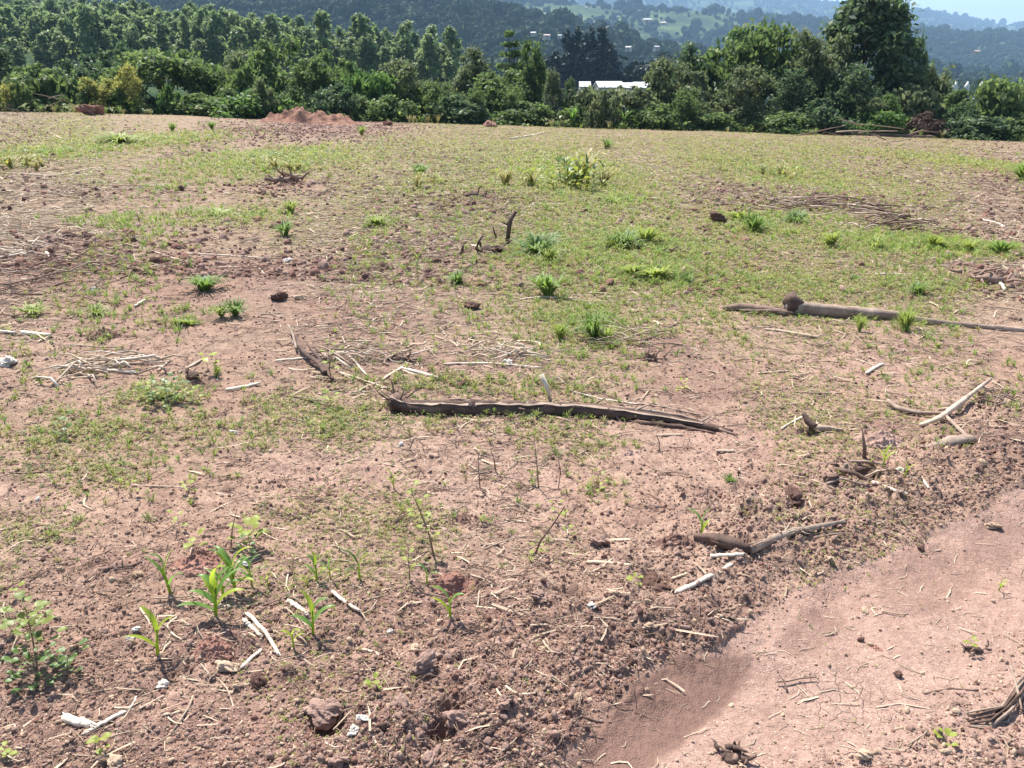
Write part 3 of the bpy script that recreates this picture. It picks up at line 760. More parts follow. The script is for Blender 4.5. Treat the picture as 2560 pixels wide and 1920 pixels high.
EDGE = [
    # name, px, top, width, distance, shape, variant, leaf colour, label
    ('broadleaf_tree', -8, 100, 110, 66, 'tall', 1, 't_dark', 'dark leafy tree cut by the picture edge beside the yellow shrub'),
    ('leafy_shrub', 32, 212, 52, 61.8, 'bush', 1, 't_yellow', 'small yellow shrub at the foot of the dark edge tree'),
    ('broadleaf_bush', 108, 178, 170, 65, 'bush', 2, 't_mid', 'rounded mid green bush between the yellow shrub and the yellow trees'),
    ('broadleaf_tree', 205, 160, 150, 69, 'dome', 1, 't_dark', 'dark round tree standing behind the pale yellow tree'),
    ('broadleaf_tree', 285, 112, 150, 74, 'dome', 2, 't_dark', 'taller dark tree rising behind the two yellow trees'),
    ('yellow_tree', 246, 196, 84, 62, 'dome', 4, 't_yellow', 'lower of the two yellow leaved trees above the brushwood'),
    ('yellow_tree', 322, 164, 72, 62.5, 'dome', 5, 't_yellow', 'taller of the two yellow leaved trees with brown bare trunk'),
    ('umbrella_tree', 402, 112, 235, 67.5, 'umbrella', 1, 't_mid', 'flat topped umbrella tree with dark shade under its canopy'),
    ('round_bush', 424, 222, 62, 62.5, 'bush', 3, 't_bright', 'small bright green round bush under the umbrella tree'),
    ('leafy_bush', 385, 245, 50, 64, 'bush', 1, 't_dark', 'dark low bush between yellow tree and bright round bush'),
    ('broadleaf_tree', 500, 176, 150, 68, 'dome', 3, 't_mid', 'mid green tree just past the umbrella tree'),
    ('broadleaf_tree', 585, 132, 130, 75, 'dome', 4, 't_olive', 'olive tree rising behind the yellow flecked bush'),
    ('flecked_bush', 615, 184, 130, 66, 'bush', 4, 't_mid', 'green bush with yellow flecks to its crown'),
    ('leafy_bush', 505, 240, 110, 62.5, 'bush', 2, 't_mid', 'low green bush behind the grey brushwood heap'),
    ('low_bush', 640, 234, 150, 62, 'bush', 3, 't_bright', 'wide low bright bush next to the earth mound'),
    ('broadleaf_tree', 690, 98, 180, 73, 'dome', 5, 't_mid', 'broad bushy tree rising straight behind the earth mound'),
    ('broadleaf_tree', 770, 150, 140, 67, 'dome', 1, 't_mid', 'leafy tree directly over the peak of the earth mound'),
    ('broadleaf_tree', 835, 128, 130, 71, 'dome', 2, 't_mid', 'mid green tree with pointed top past the earth mound'),
    ('leafy_bush', 850, 222, 120, 62.5, 'bush', 4, 't_dark', 'dark low bush at the end of the earth mound'),
    ('broadleaf_bush', 925, 190, 130, 66, 'bush', 1, 't_bright', 'bright green bush leaning against the rounded creeper tree'),
    ('creeper_tree', 1003, 160, 120, 67, 'dome', 6, 't_olive', 'rounded creeper hung tree with dark hollow at its trunk'),
    ('leafy_bush', 975, 248, 120, 62, 'bush', 3, 't_mid', 'low bush in front of the creeper hung tree'),
    ('broadleaf_tree', 1090, 205, 110, 66, 'dome', 3, 't_mid', 'small leafy tree between creeper tree and tall leafy tree'),
    ('broadleaf_tree', 1180, 108, 130, 69, 'tall', 2, 't_olive', 'tall olive tree with lumpy crown before the layered tree'),
    ('layered_tree', 1278, 66, 120, 74, 'layers', 1, 't_mid', 'pointed tree with branches in flat layers'),
    ('broadleaf_tree', 1322, 108, 90, 72, 'dome', 4, 't_mid', 'mid green tree touching the layered tree'),
    ('broadleaf_tree', 1245, 178, 150, 65, 'dome', 5, 't_mid', 'wide leafy tree at the foot of the layered tree'),
    ('leafy_bush', 1150, 246, 130, 62, 'bush', 2, 't_dark', 'low dark bush below the tall olive tree'),
    ('leafy_bush', 1300, 262, 130, 62, 'bush', 4, 't_mid', 'low bush below the layered tree near the reeds'),
    ('slender_tree', 1383, 172, 62, 66, 'tall', 3, 't_olive', 'slender olive tree standing before the dark conifers'),
    ('slender_tree', 1425, 190, 44, 65, 'tall', 1, 't_dark', 'slender dark tree beside the first white roof'),
    ('slender_tree', 1548, 206, 34, 65, 'tall', 2, 't_olive', 'thin olive sapling splitting the white roofs'),
    ('leafy_bush', 1490, 228, 120, 64, 'bush', 1, 't_olive', 'olive bush under the white roofs'),
    ('leafy_bush', 1580, 230, 130, 63.5, 'bush', 2, 't_olive', 'scrubby bush under the end of the white roofs'),
    ('broadleaf_tree', 1672, 160, 120, 67, 'dome', 6, 't_olive', 'light olive tree next to the white roofs'),
    ('broadleaf_tree', 1725, 122, 130, 76, 'dome', 1, 't_dark', 'dark tree behind the light olive tree and red topped pillar'),
    ('broadleaf_bush', 1745, 205, 120, 65.5, 'bush', 3, 't_olive', 'olive bush hiding the foot of the red topped pillar'),
    ('leafy_bush', 1650, 268, 130, 61.5, 'bush', 4, 't_mid', 'low green bush along the field edge below the light olive tree'),
    ('shade_tree', 1900, 62, 260, 73, 'wide', 3, 't_mid', 'broad green shade tree with spreading crown next to the tallest tree'),
    ('broadleaf_tree', 1800, 128, 120, 75, 'dome', 2, 't_dark', 'dark tree under the shoulder of the broad shade tree'),
    ('broadleaf_tree', 1868, 170, 140, 64, 'dome', 3, 't_olive', 'light olive bushy tree with bare fallen limbs at its foot'),
    ('glossy_tree', 2055, 86, 150, 67, 'dome', 4, 't_olive', 'glossy leaved tree with pale flecks leaning on the tallest tree'),
    ('pointed_tree', 2072, 42, 70, 74, 'tall', 4, 't_dark', 'dark pointed crown rising behind the glossy leaved tree'),
    ('tallest_tree', 2160, -22, 262, 70, 'column', 5, 't_dark', 'tallest tree, dark glossy and reaching above the skyline'),
    ('pointed_tree', 2232, 6, 80, 71, 'tall', 6, 't_dark', 'second pointed crown joined to the tallest tree'),
    ('broadleaf_tree', 2272, 90, 110, 72, 'dome', 5, 't_dark', 'dark round tree on the lower shoulder of the tallest tree'),
    ('broadleaf_tree', 1985, 165, 120, 65, 'tall', 2, 't_dark', 'narrow dark tree below the broad shade tree'),
    ('broadleaf_tree', 2125, 172, 130, 64.5, 'dome', 6, 't_dark', 'dense dark tree at the foot of the tallest tree'),
    ('leafy_bush', 2060, 260, 120, 62, 'bush', 3, 't_dark', 'dark bush on the field edge below the glossy leaved tree'),
    ('leafy_bush', 2195, 280, 110, 61.5, 'bush', 1, 't_bright', 'bright low bush on the field edge below the tallest tree'),
    ('broadleaf_tree', 2340, 178, 120, 69, 'dome', 1, 't_olive', 'olive tree in front of the white posts'),
    ('brown_bush', 2258, 230, 150, 65, 'bush', 2, 't_olive', 'brownish olive bush over the fallen edge log'),
    ('dead_bush', 2312, 288, 90, 62, 'bush', 4, 't_dead', 'dead brown bush behind the fallen edge log'),
    ('leafy_bush', 2400, 245, 110, 64, 'bush', 3, 't_mid', 'green bush under the white posts'),
    ('broadleaf_bush', 2490, 208, 150, 64, 'bush', 1, 't_mid', 'large glossy green bush past the white posts'),
    ('broadleaf_tree', 2575, 190, 110, 67, 'dome', 2, 't_dark', 'dark tree cut by the picture edge past the white posts'),
    ('leafy_bush', 2440, 296, 140, 61, 'bush', 2, 't_dark', 'low dark bush where the field edge meets the large glossy bush'),
    ('leafy_bush', 2550, 290, 120, 61, 'bush', 4, 't_mid', 'low leafy bush in the far corner of the field'),
    ('leafy_bush', 1780, 285, 110, 61.5, 'bush', 1, 't_mid', 'mid green bush between the fallen limbs and the low edge bush'),
    ('leafy_bush', 1960, 285, 110, 61.5, 'bush', 2, 't_mid', 'mid green bush beside the fallen limbs, toward the tallest tree'),
]
for i, (nm, px, top, w, Y, kd, var, mt, lab) in enumerate(EDGE):
    small = kd == 'bush' and w < 90
    plant_tree(nm, px, 250 + 0.03 * px, top, w, Y, kd, var, mt, lab, 'bush' if 'bush' in nm else 'tree', 'trees and bushes along the field edge',
               n=(5000 if small else (22000 if kd == 'column' else 13000)), leaf=(0.042 if kd == 'bush' else (0.034 if kd == 'column' else 0.028)))

# reeds and banana like plants
def spiky_plant(px, py, hpx, label, seed):
    p = gp(px, py); p.y = 61.0; p.x = ray(px, py)[0] / ray(px, py)[1] * 61.0; p.z = hz(p.x, p.y)
    h = hpx * depth_of(*p) / FPX
    root = tag(empty("reed_clump", p), label, "reeds", "reed clumps at the field edge")
    r = random.Random(seed)
    for k in range(16):
        th = r.uniform(0, 6.28); ln = h * r.uniform(0.6, 1.1); sp = r.uniform(0.15, 0.6) * ln
        dirv = Vector((math.cos(th), math.sin(th), 0))
        pts = [Vector((0, 0, 0)) + dirv * sp * (t ** 2) + Vector((0, 0, ln * (t - 0.35 * t ** 3))) for t in (0, .25, .5, .75, 1)]
        mb = MB(); mb.ribbon(pts, [0.03, 0.06, 0.065, 0.045, 0.005], dirv.cross(Vector((0, 0, 1))), 0.2)
        link("leaf", mb.mesh("reed_leaf", M['weed_dark'] if k % 3 else M['maize']), root)
for i, (px, py, h, lab) in enumerate([(1432, 318, 75, 'spiky reed clump below the first white roof'), (1500, 318, 62, 'spiky reed clump in the middle of the three below the roofs'), (1560, 320, 70, 'spiky reed clump below the end of the white roofs'),
                                       (690, 290, 42, 'small spiky reed clump just before the earth mound'), (1985, 330, 50, 'spiky clump at the foot of the narrow dark tree')]):
    spiky_plant(px, py, h, lab, i)

# dark conifers behind
for i, (px, top, w, lab) in enumerate([(1392, 128, 60, 'low outer conifer of the dark clump, next to the slender olive tree'), (1420, 72, 60, 'first tall spire of the dark conifer clump'), (1441, 66, 60, 'second tall spire of the dark conifer clump'),
                                        (1462, 84, 60, 'middle dip conifer of the dark clump'), (1478, 68, 56, 'third tall spire of the dark conifer clump'), (1507, 64, 62, 'tallest last spire of the dark conifer clump'), (1528, 108, 52, 'short conifer on the far shoulder of the dark clump'),
                                        (1560, 150, 90, 'low dark conifer trailing off beyond the clump'), (1350, 150, 80, 'low dark conifer leading into the clump'), (1640, 150, 110, 'low dark tree behind the white roofs and olive tree')]):
    plant_tree('conifer_tree', px, 190, top, w * 1.7, 300 + (i % 3) * 6, 'spire' if top < 140 else 'dome', 1 + i % 3, 't_conifer', lab, 'tree', 'dark conifer clump', n=3600, leaf=0.06)

# the plantation on the near slope: the nearest 300 as trees, the rest as one mass
def gum_site(n, seed):
    r = np.random.RandomState(seed); out = []
    while len(out) < n:
        Y = r.uniform(185, 470); px = r.uniform(-260, 1135)
        lim = 1135 - 240 * max(0, (Y - 240) / 230.0) - 250 * max(0, (Y - 300) / 170.0)
        if px > lim: continue
        x = (px - 1280) / 2186.0 * Y
        if vnoise(np.array([x / 14]), np.array([Y / 14]), 5)[0] < -0.75: continue
        out.append((x, Y, px))
    return out
sites = gum_site(1150, 4)
sites.sort(key=lambda s: s[1])
vis = [s for s in sites if s[2] > -40]
near = vis[:300]; nearset = set(near); rest = [s for s in sites if s not in nearset]
def gum_label(px, Y, h, w):
    spots = [(60, 'at the picture edge'), (180, 'behind the rounded bush'), (300, 'behind the yellow leaved trees'), (420, 'behind the flat topped umbrella tree'), (530, 'past the umbrella tree'), (640, 'behind the yellow flecked bush'), (720, 'behind the broad bushy tree over the mound'), (800, 'behind the tree over the mound peak'), (900, 'behind the pointed mid green tree'), (1010, 'behind the creeper hung tree'), (1090, 'next to the last tree of the wood'), (9999, 'ending the planted wood before the layered tree')]
    s_ = [b for a, b in spots if px < a][0]
    r_ = 'front row' if Y < 205 else ('second row' if Y < 225 else ('third row' if Y < 250 else 'upper row'))
    return '%s %s plantation tree in the %s, %s' % ('tall' if h > 13.4 else ('short' if h < 12 else 'middling'), 'narrow' if w < 5.7 else ('broad' if w > 6.5 else 'slim'), r_, s_)
for i, (x, Y, px) in enumerate(near):
    cm, tm = crown('gum', 1 + i % 5, 1800, 0.075, 0.5, 0.2)
    h = random.uniform(9.5, 16.5) * (1.0 if Y < 300 else 0.9); w = random.uniform(5.0, 7.2)
    z = float(hill_z(np.array([x]), np.array([Y]))[0])
    root = tag(empty('plantation_tree', (x, Y, z - 0.2), random.uniform(0, 6.28), (w, w, h)), gum_label(px, Y, h, w), 'tree', 'planted wood on the near slope')
    c = link("crown", cm, root); c.material_slots[0].link = 'OBJECT'; c.material_slots[0].material = M['t_gum']
    t = link("trunk", tm, root); t.material_slots[0].link = 'OBJECT'; t.material_slots[0].material = M['gum_bark']
gm = [CROWN[('gum', v, 1800)][0].copy() for v in range(1, 6)]
for m in gm: m.materials[0] = M['t_gum']
P = np.array([(x, Y, float(hill_z(np.array([x]), np.array([Y]))[0])) for (x, Y, px) in rest])
n = len(P); hh = rs.uniform(10.5, 15, n); ww = rs.uniform(5, 7.2, n)
scatter("plantation_forest", P, np.stack([np.zeros(n), np.zeros(n), rotm(n)], 1), np.stack([ww, ww, hh], 1), gm, "upper rows of the planted wood on the near slope")

# far woods and hedges over valley and hills
def far_tree(seed):
    V, F = ico(2); r = np.random.RandomState(seed)
    V = V * (1 + 0.22 * vnoise(V[:, 0] * 3 + seed * 5 + V[:, 2], V[:, 1] * 3 + V[:, 2] * 2, seed))[:, None]
    V[:, 2] = V[:, 2] * 0.55 + 0.5
    lv, lf = leaf_cloud([(0, 0, .5)], [(.92, .92, .56)], 420, 0.15, seed, 0.4, 0, 0.75, 1.5, 1.0, False)
    a = np.concatenate([V * [.86, .86, .95], lv]); F4 = np.concatenate([np.concatenate([F, F[:, 2:3]], 1), lf + len(V)])
    me = bpy.data.meshes.new("far_tree")
    me.from_pydata(a.tolist(), [], [tuple(dict.fromkeys(f)) for f in F4.tolist()]); me.materials.append(M['far_leaf'])
    return me
M['far_leaf'] = mat_leaf("far_wood_foliage", (0.014, 0.030, 0.018), (0.05, 0.08, 0.038), 0.1, 0.8, spec=0.1)
ft = [far_tree(s) for s in range(4)]
N = 60000
Yc = np.exp(rs.uniform(math.log(100), math.log(6800), N * 3)); U = rs.uniform(-0.80, 0.78, N * 3); Xc = U * Yc
pxc = 1280 + 2186 * U
wd, fl = woods(Xc, Yc)
keep = rs.uniform(size=N * 3) < wd * np.where(Yc > 800, 1, 0.55)
keep &= ~(Yc < 560)
keep &= ~((Yc < 420) & (pxc > 1330) & (pxc < 1660))
hedge = (np.abs(vnoise(Xc / 55, Yc / 100, 77)) < 0.10) & (Yc > 500)
keep |= hedge & (fl < .4)
Xc, Yc = Xc[keep][:N], Yc[keep][:N]
n = len(Xc)
sz = np.exp(rs.normal(1.45, .38, n)) * (1 + 0.9 * sst(900, 5000, Yc)); hh = sz * rs.uniform(1.1, 2.0, n)
scatter("far_woodland", np.stack([Xc, Yc, hill_z(Xc, Yc) - 0.6], 1), np.stack([np.zeros(n), np.zeros(n), rotm(n)], 1), np.stack([sz, sz, hh], 1), ft, "distant woods and hedges covering the valley and the hills")

def valley_woods():
    N = 2600
    Y = np.exp(rs.uniform(math.log(165), math.log(600), N)); U = rs.uniform(-.75, .75, N); X = U * Y; px = 1280 + 2186 * U
    k = fbm(X / 45, Y / 70, 3, 97) > -.12
    k &= ~((px < 1150) & (Y < 500)) & ~((px > 1340) & (px < 1640) & (Y < 420)) & ~((px > 2340) & (px < 2500) & (Y < 180))
    X, Y = X[k], Y[k]; n = len(X)
    ms = [crown('dome', v, 13000, 0.028)[0].copy() for v in (1, 2, 5)] + [crown('tall', 2, 13000, 0.028)[0].copy()]
    for m, q in zip(ms, ('t_mid', 't_dark', 't_olive', 't_dark')): m.materials[0] = M[q]
    w = rs.uniform(4, 8, n); h = w * rs.uniform(.75, 1.25, n)
    scatter("valley_woodland", np.stack([X, Y, hill_z(X, Y) - .8], 1), np.stack([np.zeros(n), np.zeros(n), rotm(n)], 1), np.stack([w, w, h], 1), ms, "mixed woods on the valley floor behind the field edge trees")
valley_woods()

# undergrowth that closes the foot of the hedge
um = []
for v in range(1, 5):
    m = crown('bush', v, 5000, 0.042)[0].copy(); um.append(m)
for m, k in zip(um, ('t_mid', 't_dark', 't_olive', 't_mid')): m.materials[0] = M[k]
um2 = [crown('dome', v, 13000, 0.028)[0].copy() for v in (1, 3, 5)] + [crown('tall', 2, 13000, 0.028)[0].copy()]
for m, k in zip(um2, ('t_mid', 't_olive', 't_mid', 't_bright')): m.materials[0] = M[k]
um += um2
n = 520
Xc = rs.uniform(-62, 62, n); Yc = 61.2 + rs.uniform(0, 1, n) ** 1.3 * 23
Zc = np.where(Yc > 67, hill_z(Xc, Yc), H(Xc, Yc))
sz = rs.uniform(.9, 2.6, n) * (1 + 0.35 * sst(66, 80, Yc)); hh = sz * rs.uniform(.7, 1.35, n) * (1 + 0.3 * sst(66, 82, Yc))
scatter("edge_undergrowth", np.stack([Xc, Yc, Zc - .1], 1), np.stack([np.zeros(n), np.zeros(n), rotm(n)], 1), np.stack([sz, sz, hh], 1), um, "tangled undergrowth closing the foot of the trees at the field edge")

# ------------------------------------------------------------------ buildings in the valley
def simple_mat(name, c, rough=0.6, spec=0.3, nscale=2.0):
    t = NT(name); co = t.n("ShaderNodeTexCoord").outputs["Object"]
    f = t.noise(co, nscale, 4, 0.6)
    return t.done(t.bsdf(t.mix(t.math('MULTIPLY', f, 0.5), c, tuple(v * 0.6 for v in c)), rough, spec=spec))
M['white_roof'] = simple_mat("white_sheet_roof", (0.60, 0.60, 0.58), 0.55, 0.4)
M['white_wall'] = simple_mat("whitewashed_wall", (0.70, 0.68, 0.64))
M['dim_wall'] = simple_mat("plastered_wall", (0.46, 0.42, 0.37))
M['dull_roof'] = simple_mat("dull_sheet_roof", (0.46, 0.46, 0.45), 0.6)
M['rust_roof'] = simple_mat("rusty_sheet_roof", (0.45, 0.33, 0.29), 0.6)
M['red_paint'] = simple_mat("red_painted_cap", (0.55, 0.09, 0.06), 0.5)
M['dark_open'] = simple_mat("dark_doorway", (0.03, 0.03, 0.03))

def house(px, py, wpx, Y, label, roof='white_roof', name='far_house', deep=0.8, hgt=0.45, rz=0.0, group='houses on the far slopes'):
    d = ray(px, py); x = d[0] / d[1] * Y
    zr = CAM_H + d[2] / d[1] * Y
    zg = float(hill_z(np.array([x]), np.array([Y]))[0])
    w = wpx * depth_of(x, Y, zr) / FPX
    hh = max(zr - zg, w * hgt) if Y < 250 else w * hgt
    z0 = zr - hh if Y < 250 else max(zg, zr - hh)
    root = tag(empty(name, (x, Y, z0 - (0.0 if Y < 250 else 1.0)), rz), label, 'house' if Y > 250 else 'shed', group)
    dd = w * deep; e = hh * 0.62 if Y > 250 else hh - 10 * depth_of(x, Y, zr) / FPX
    if Y > 250: e += 1.0; hh += 1.0
    mb = MB(); a, b = w / 2, dd / 2
    mb.add([(-a, -b, -1), (a, -b, -1), (a, b, -1), (-a, b, -1), (-a, -b, e), (a, -b, e), (a, b, e), (-a, b, e)], [(0, 1, 5, 4), (1, 2, 6, 5), (2, 3, 7, 6), (3, 0, 4, 7)])
    mb.add([(-a, -b, e), (-a, b, e), (-a, 0, hh), (a, -b, e), (a, b, e), (a, 0, hh)], [(0, 2, 1), (3, 4, 5)])
    link("wall", mb.mesh("house_wall", M['dim_wall'], False), root)
    o = w * 0.06; th = 0.02 * w
    rb = MB()
    for s in (-1, 1):
        v = [(-a - o, s * (b + o), e - o * .5), (a + o, s * (b + o), e - o * .5), (a + o, 0, hh + th), (-a - o, 0, hh + th)]
        rb.add(v + [(p[0], p[1], p[2] + th * 1.5) for p in v], [(0, 1, 2, 3), (4, 5, 6, 7), (0, 1, 5, 4), (1, 2, 6, 5), (2, 3, 7, 6), (3, 0, 4, 7)])
    link("roof", rb.mesh("house_roof", M[roof], False), root)
    dm = MB(); dm.add([(-w * .06, -b - .03, -1), (w * .06, -b - .03, -1), (w * .06, -b - .03, e * .7), (-w * .06, -b - .03, e * .7)], [(0, 1, 2, 3)])
    link("door", dm.mesh("house_door", M['dark_open'], False), root)
    for sx in (-.28, .28):
        wm = MB(); cx = sx * w; q = w * .06
        wm.add([(cx - q, -b - .03, e * .45), (cx + q, -b - .03, e * .45), (cx + q, -b - .03, e * .75), (cx - q, -b - .03, e * .75)], [(0, 1, 2, 3)])
        link("window", wm.mesh("house_window", M['dark_open'], False), root)

for px, py, w, Y, lab in [(1462, 205, 26, 118, 'first short white roof, next to the slender dark tree'), (1522, 206, 58, 120, 'longest white shed roof beyond the hedge'),
                          (1566, 208, 34, 122, 'middle white shed roof beyond the hedge'), (1608, 207, 46, 125, 'last white roof, half behind the light olive tree')]:
    house(px, py, w, Y, lab, 'white_roof', 'white_shed', 2.2, 0.3, random.uniform(-.1, .1), 'white sheds beyond the hedge')
for px, py, w, Y, roof, lab in [(1020, 15, 9, 1150, 'rust_roof', 'lone rust roofed house high on the dark wooded slope'), (1060, 28, 14, 1080, 'white_roof', 'pale house high on the dark wooded slope'), (1334, 80, 20, 760, 'white_roof', 'first low white house before the conifer spires'),
                                (1366, 86, 26, 740, 'rust_roof', 'pinkish roofed house before the conifer spires'), (1400, 87, 15, 730, 'white_roof', 'bright white house touching the conifer spires'), (1466, 17, 9, 2200, 'white_roof', 'tiny white house above the light crop field'),
                                (1545, 40, 10, 1800, 'white_roof', 'white house past the light crop field'), (1618, 47, 30, 1500, 'white_roof', 'long pale roof high on the valley side'), (1660, 55, 22, 1450, 'rust_roof', 'pale rust roof next to the long pale roof'),
                                (1572, 116, 22, 600, 'white_roof', 'white house beyond the conifers, nearer the clump'), (1641, 115, 20, 620, 'white_roof', 'white house beyond the conifers, farther from the clump'), (1880, 33, 12, 3000, 'white_roof', 'white house on the blue ridge above the shade tree'),
                                (2015, 58, 20, 2350, 'white_roof', 'long white roof beside the pointed dark crown'), (2378, 62, 8, 3900, 'white_roof', 'white house on the far blue hill past the tallest tree'), (2518, 74, 10, 3600, 'white_roof', 'white house on the far blue hill near the picture edge'),
                                (2440, 126, 26, 900, 'rust_roof', 'long brown roof among the valley trees past the tallest tree')]:
    house(px, py, w * .62, Y, lab, 'dull_roof' if roof == 'white_roof' else roof, hgt=random.uniform(.3, .42), rz=random.uniform(-.6, .6))

# red topped pillar and the white posts
def at(px, py, Y):
    d = ray(px, py); return Vector((d[0] / d[1] * Y, Y, CAM_H + d[2] / d[1] * Y))
p = at(1784, 232, 92); q = at(1784, 200, 92)
root = tag(empty("gate_pillar", (p.x, p.y, p.z - 4)), "white pillar with red top showing among the olive bushes", "pillar")
h = q.z - p.z + 4
mb = MB(); mb.tube([(0, 0, 0), (0, 0, h * .8)], .28, 8); link("shaft", mb.mesh("pillar_shaft", M['white_wall']), root)
mb = MB(); mb.tube([(0, 0, h * .8), (0, 0, h * .84), (0, 0, h)], [.42, .36, .3], 8); link("cap", mb.mesh("pillar_cap", M['red_paint']), root)
p = at(1803, 235, 92); q = at(1803, 212, 92)
root = tag(empty("gate_pillar", (p.x, p.y, p.z - 4)), "shorter pinkish white pillar beside the red topped pillar", "pillar")
h = q.z - p.z + 4
mb = MB(); mb.tube([(0, 0, 0), (0, 0, h * .9), (0, 0, h)], [.25, .25, .12], 8); link("shaft", mb.mesh("pillar_shaft", M['white_wall']), root)
ps = [at(2390, 204, 95), at(2420, 204, 95), at(2455, 204, 95)]
root = tag(empty("white_fence", (ps[1].x, ps[1].y, ps[1].z - 6)), "white fence of three tall pointed posts with lattice between", "fence")
for q in ps:
    x = q.x - ps[1].x
    mb = MB(); mb.tube([(x, 0, 0), (x, 0, 5.0), (x, 0, 5.15), (x, 0, 5.6), (x, 0, 6.05)], [.2, .2, .3, .26, .03], 8); link("post", mb.mesh("fence_post", M['white_wall']), root)
for k in range(2):
    x0, x1 = ps[k].x - ps[1].x, ps[k + 1].x - ps[1].x
    mb = MB()
    for t in range(6):
        f = t / 5; mb.tube([(x0 + (x1 - x0) * f, 0, 2.4), (x0 + (x1 - x0) * min(1, f + .3), 0, 4.2)], .035, 4); mb.tube([(x0 + (x1 - x0) * f, .06, 2.4), (x0 + (x1 - x0) * max(0, f - .3), .06, 4.2)], .035, 4)
    mb.tube([(x0, .02, 4.2), (x1, .02, 4.2)], .06, 4); mb.tube([(x0, .02, 2.4), (x1, .02, 2.4)], .06, 4)
    link("lattice_panel", mb.mesh("fence_lattice", M['white_wall']), root)

# ------------------------------------------------------------------ the air
def build_haze():
    x0, x1, y0, y1, z0, z1 = -30000, 30000, -300, 9800, -60, 640
    mb = MB()
    mb.add([(x0, y0, z0), (x1, y0, z0), (x1, y1, z0), (x0, y1, z0), (x0, y0, z1), (x1, y0, z1), (x1, y1, z1), (x0, y1, z1)],
           [(0, 3, 2, 1), (4, 5, 6, 7), (0, 1, 5, 4), (1, 2, 6, 5), (2, 3, 7, 6), (3, 0, 4, 7)])
    t = NT("hazy_air"); v = t.n("ShaderNodeVolumePrincipled")
    v.inputs["Color"].default_value = (0.45, 0.70, 1.0, 1); v.inputs["Density"].default_value = 0.00015
    t.l(v.outputs[0], t.out.inputs["Volume"])
    tag(link("haze", mb.mesh("haze", t.m, False)), kind='stuff', label='pale blue haze filling the valley air')
build_haze()
# ------------------------------------------------------------------ litter, crumbs and small weeds of the field
def sample(n, y0, y1, k, wide=1.12):
    u = rs.uniform(size=n)
    if abs(k - 1) < 1e-6: Y = y0 * (y1 / y0) ** u
    else: Y = (y0 ** (1 - k) + u * (y1 ** (1 - k) - y0 ** (1 - k))) ** (1 / (1 - k))
    hw = (0.593 * Y + 0.40) * wide + 0.1
    return rs.uniform(-1, 1, n) * hw, Y

def clod_mesh(seed, mat, sub=2, rough=0.5):
    V, F = ico(sub); r = np.random.RandomState(seed)
    d = 1 + rough * vnoise(V[:, 0] * 1.7 + seed * 3.1 + V[:, 2], V[:, 1] * 1.7 + V[:, 2] * 1.3, seed) + 0.5 * rough * vnoise(V[:, 0] * 4 + seed + V[:, 2] * 3, V[:, 1] * 4 - V[:, 2] * 2, seed + 1)
    V = V * d[:, None] * np.array([1, r.uniform(.65, .95), r.uniform(.5, .8)])
    return np_mesh("clod", V, F, mat, sub > 2 and seed % 2 == 0)

def straw_mesh(seed, mat):
    r = random.Random(seed); mb = MB()
    b = r.uniform(-.2, .2); c = r.uniform(-.14, .14)
    pts = [(-.5, 0, 0), (-.2, b * .7, .012), (.15, b, .02 + c * .2), (.5, c * 2, 0)]
    w = r.uniform(.018, .04)
    if seed % 2:
        mb.ribbon(pts, [w, w * 1.1, w, w * .4], Vector((0, 1, 0)), .35)
    else:
        mb.tube(pts, [w * .8, w * .75, w * .7, w * .5], 5)
    return mb.mesh("straw_piece", mat)

def twig_mesh(seed, mat):
    r = random.Random(seed); mb = MB()
    p = [(-.5, 0, 0.01), (-.15, r.uniform(-.1, .1), .05), (.2, r.uniform(-.12, .12), .03), (.5, r.uniform(-.2, .2), .02)]
    mb.tube(p, [.02, .017, .012, .006], 5)
    mb.tube([p[1], (p[1][0] + .2, p[1][1] + r.choice([-1, 1]) * .18, .1)], [.011, .004], 4)
    return mb.mesh("twig_piece", mat)

def weed_mesh(seed, mat, tall=0.0):
    r = random.Random(seed); mb = MB(); n = r.randint(6, 10)
    for k in range(n):
        th = k * 2.4 + r.uniform(-.3, .3); L = r.uniform(.55, 1.05); el = r.uniform(.1, .75); h0 = tall * r.uniform(0, 1)
        d = Vector((math.cos(th) * math.cos(el), math.sin(th) * math.cos(el), math.sin(el)))
        b = Vector((0, 0, h0)); s = Vector((-math.sin(th), math.cos(th), 0))
        mb.ribbon([b + d * L * .25, b + d * L * .6 + Vector((0, 0, .04)), b + d * L - Vector((0, 0, .10 * L))], [.04, r.uniform(.17, .26) * L, .015], s, .2)
    if tall: mb.tube([(0, 0, 0), (0, 0, tall)], [.03, .015], 4)
    return mb.mesh("weed_piece", mat)

def grass_mesh(seed, mat, n=16, spread=.7, bw=1.0):
    r = random.Random(seed); mb = MB()
    for k in range(n):
        th = r.uniform(0, 6.28); L = r.uniform(.6, 1.15); sp = r.uniform(.15, 1) * spread
        d = Vector((math.cos(th), math.sin(th), 0)); b = d * r.uniform(0, .12)
        mb.ribbon([b, b + d * sp * .25 + Vector((0, 0, L * .5)), b + d * sp * .62 + Vector((0, 0, L * .85)), b + d * sp + Vector((0, 0, L * r.uniform(.6, .95)))], [.018 * bw, .026 * bw, .020 * bw, .003], d.cross(Vector((0, 0, 1))), .25)
    return mb.mesh("grass_piece", mat)

def pack(X, Y, sz, lift, flat=1.0, tilt=0.3, asp=None):
    n = len(X)
    P = np.stack([X, Y, H(X, Y) + lift * sz], 1)
    R = np.stack([rs.normal(size=n) * tilt, rs.normal(size=n) * tilt, rotm(n)], 1)
    S = np.stack([sz, sz * (1 if asp is None else asp), sz * flat], 1)
    return P, R, S

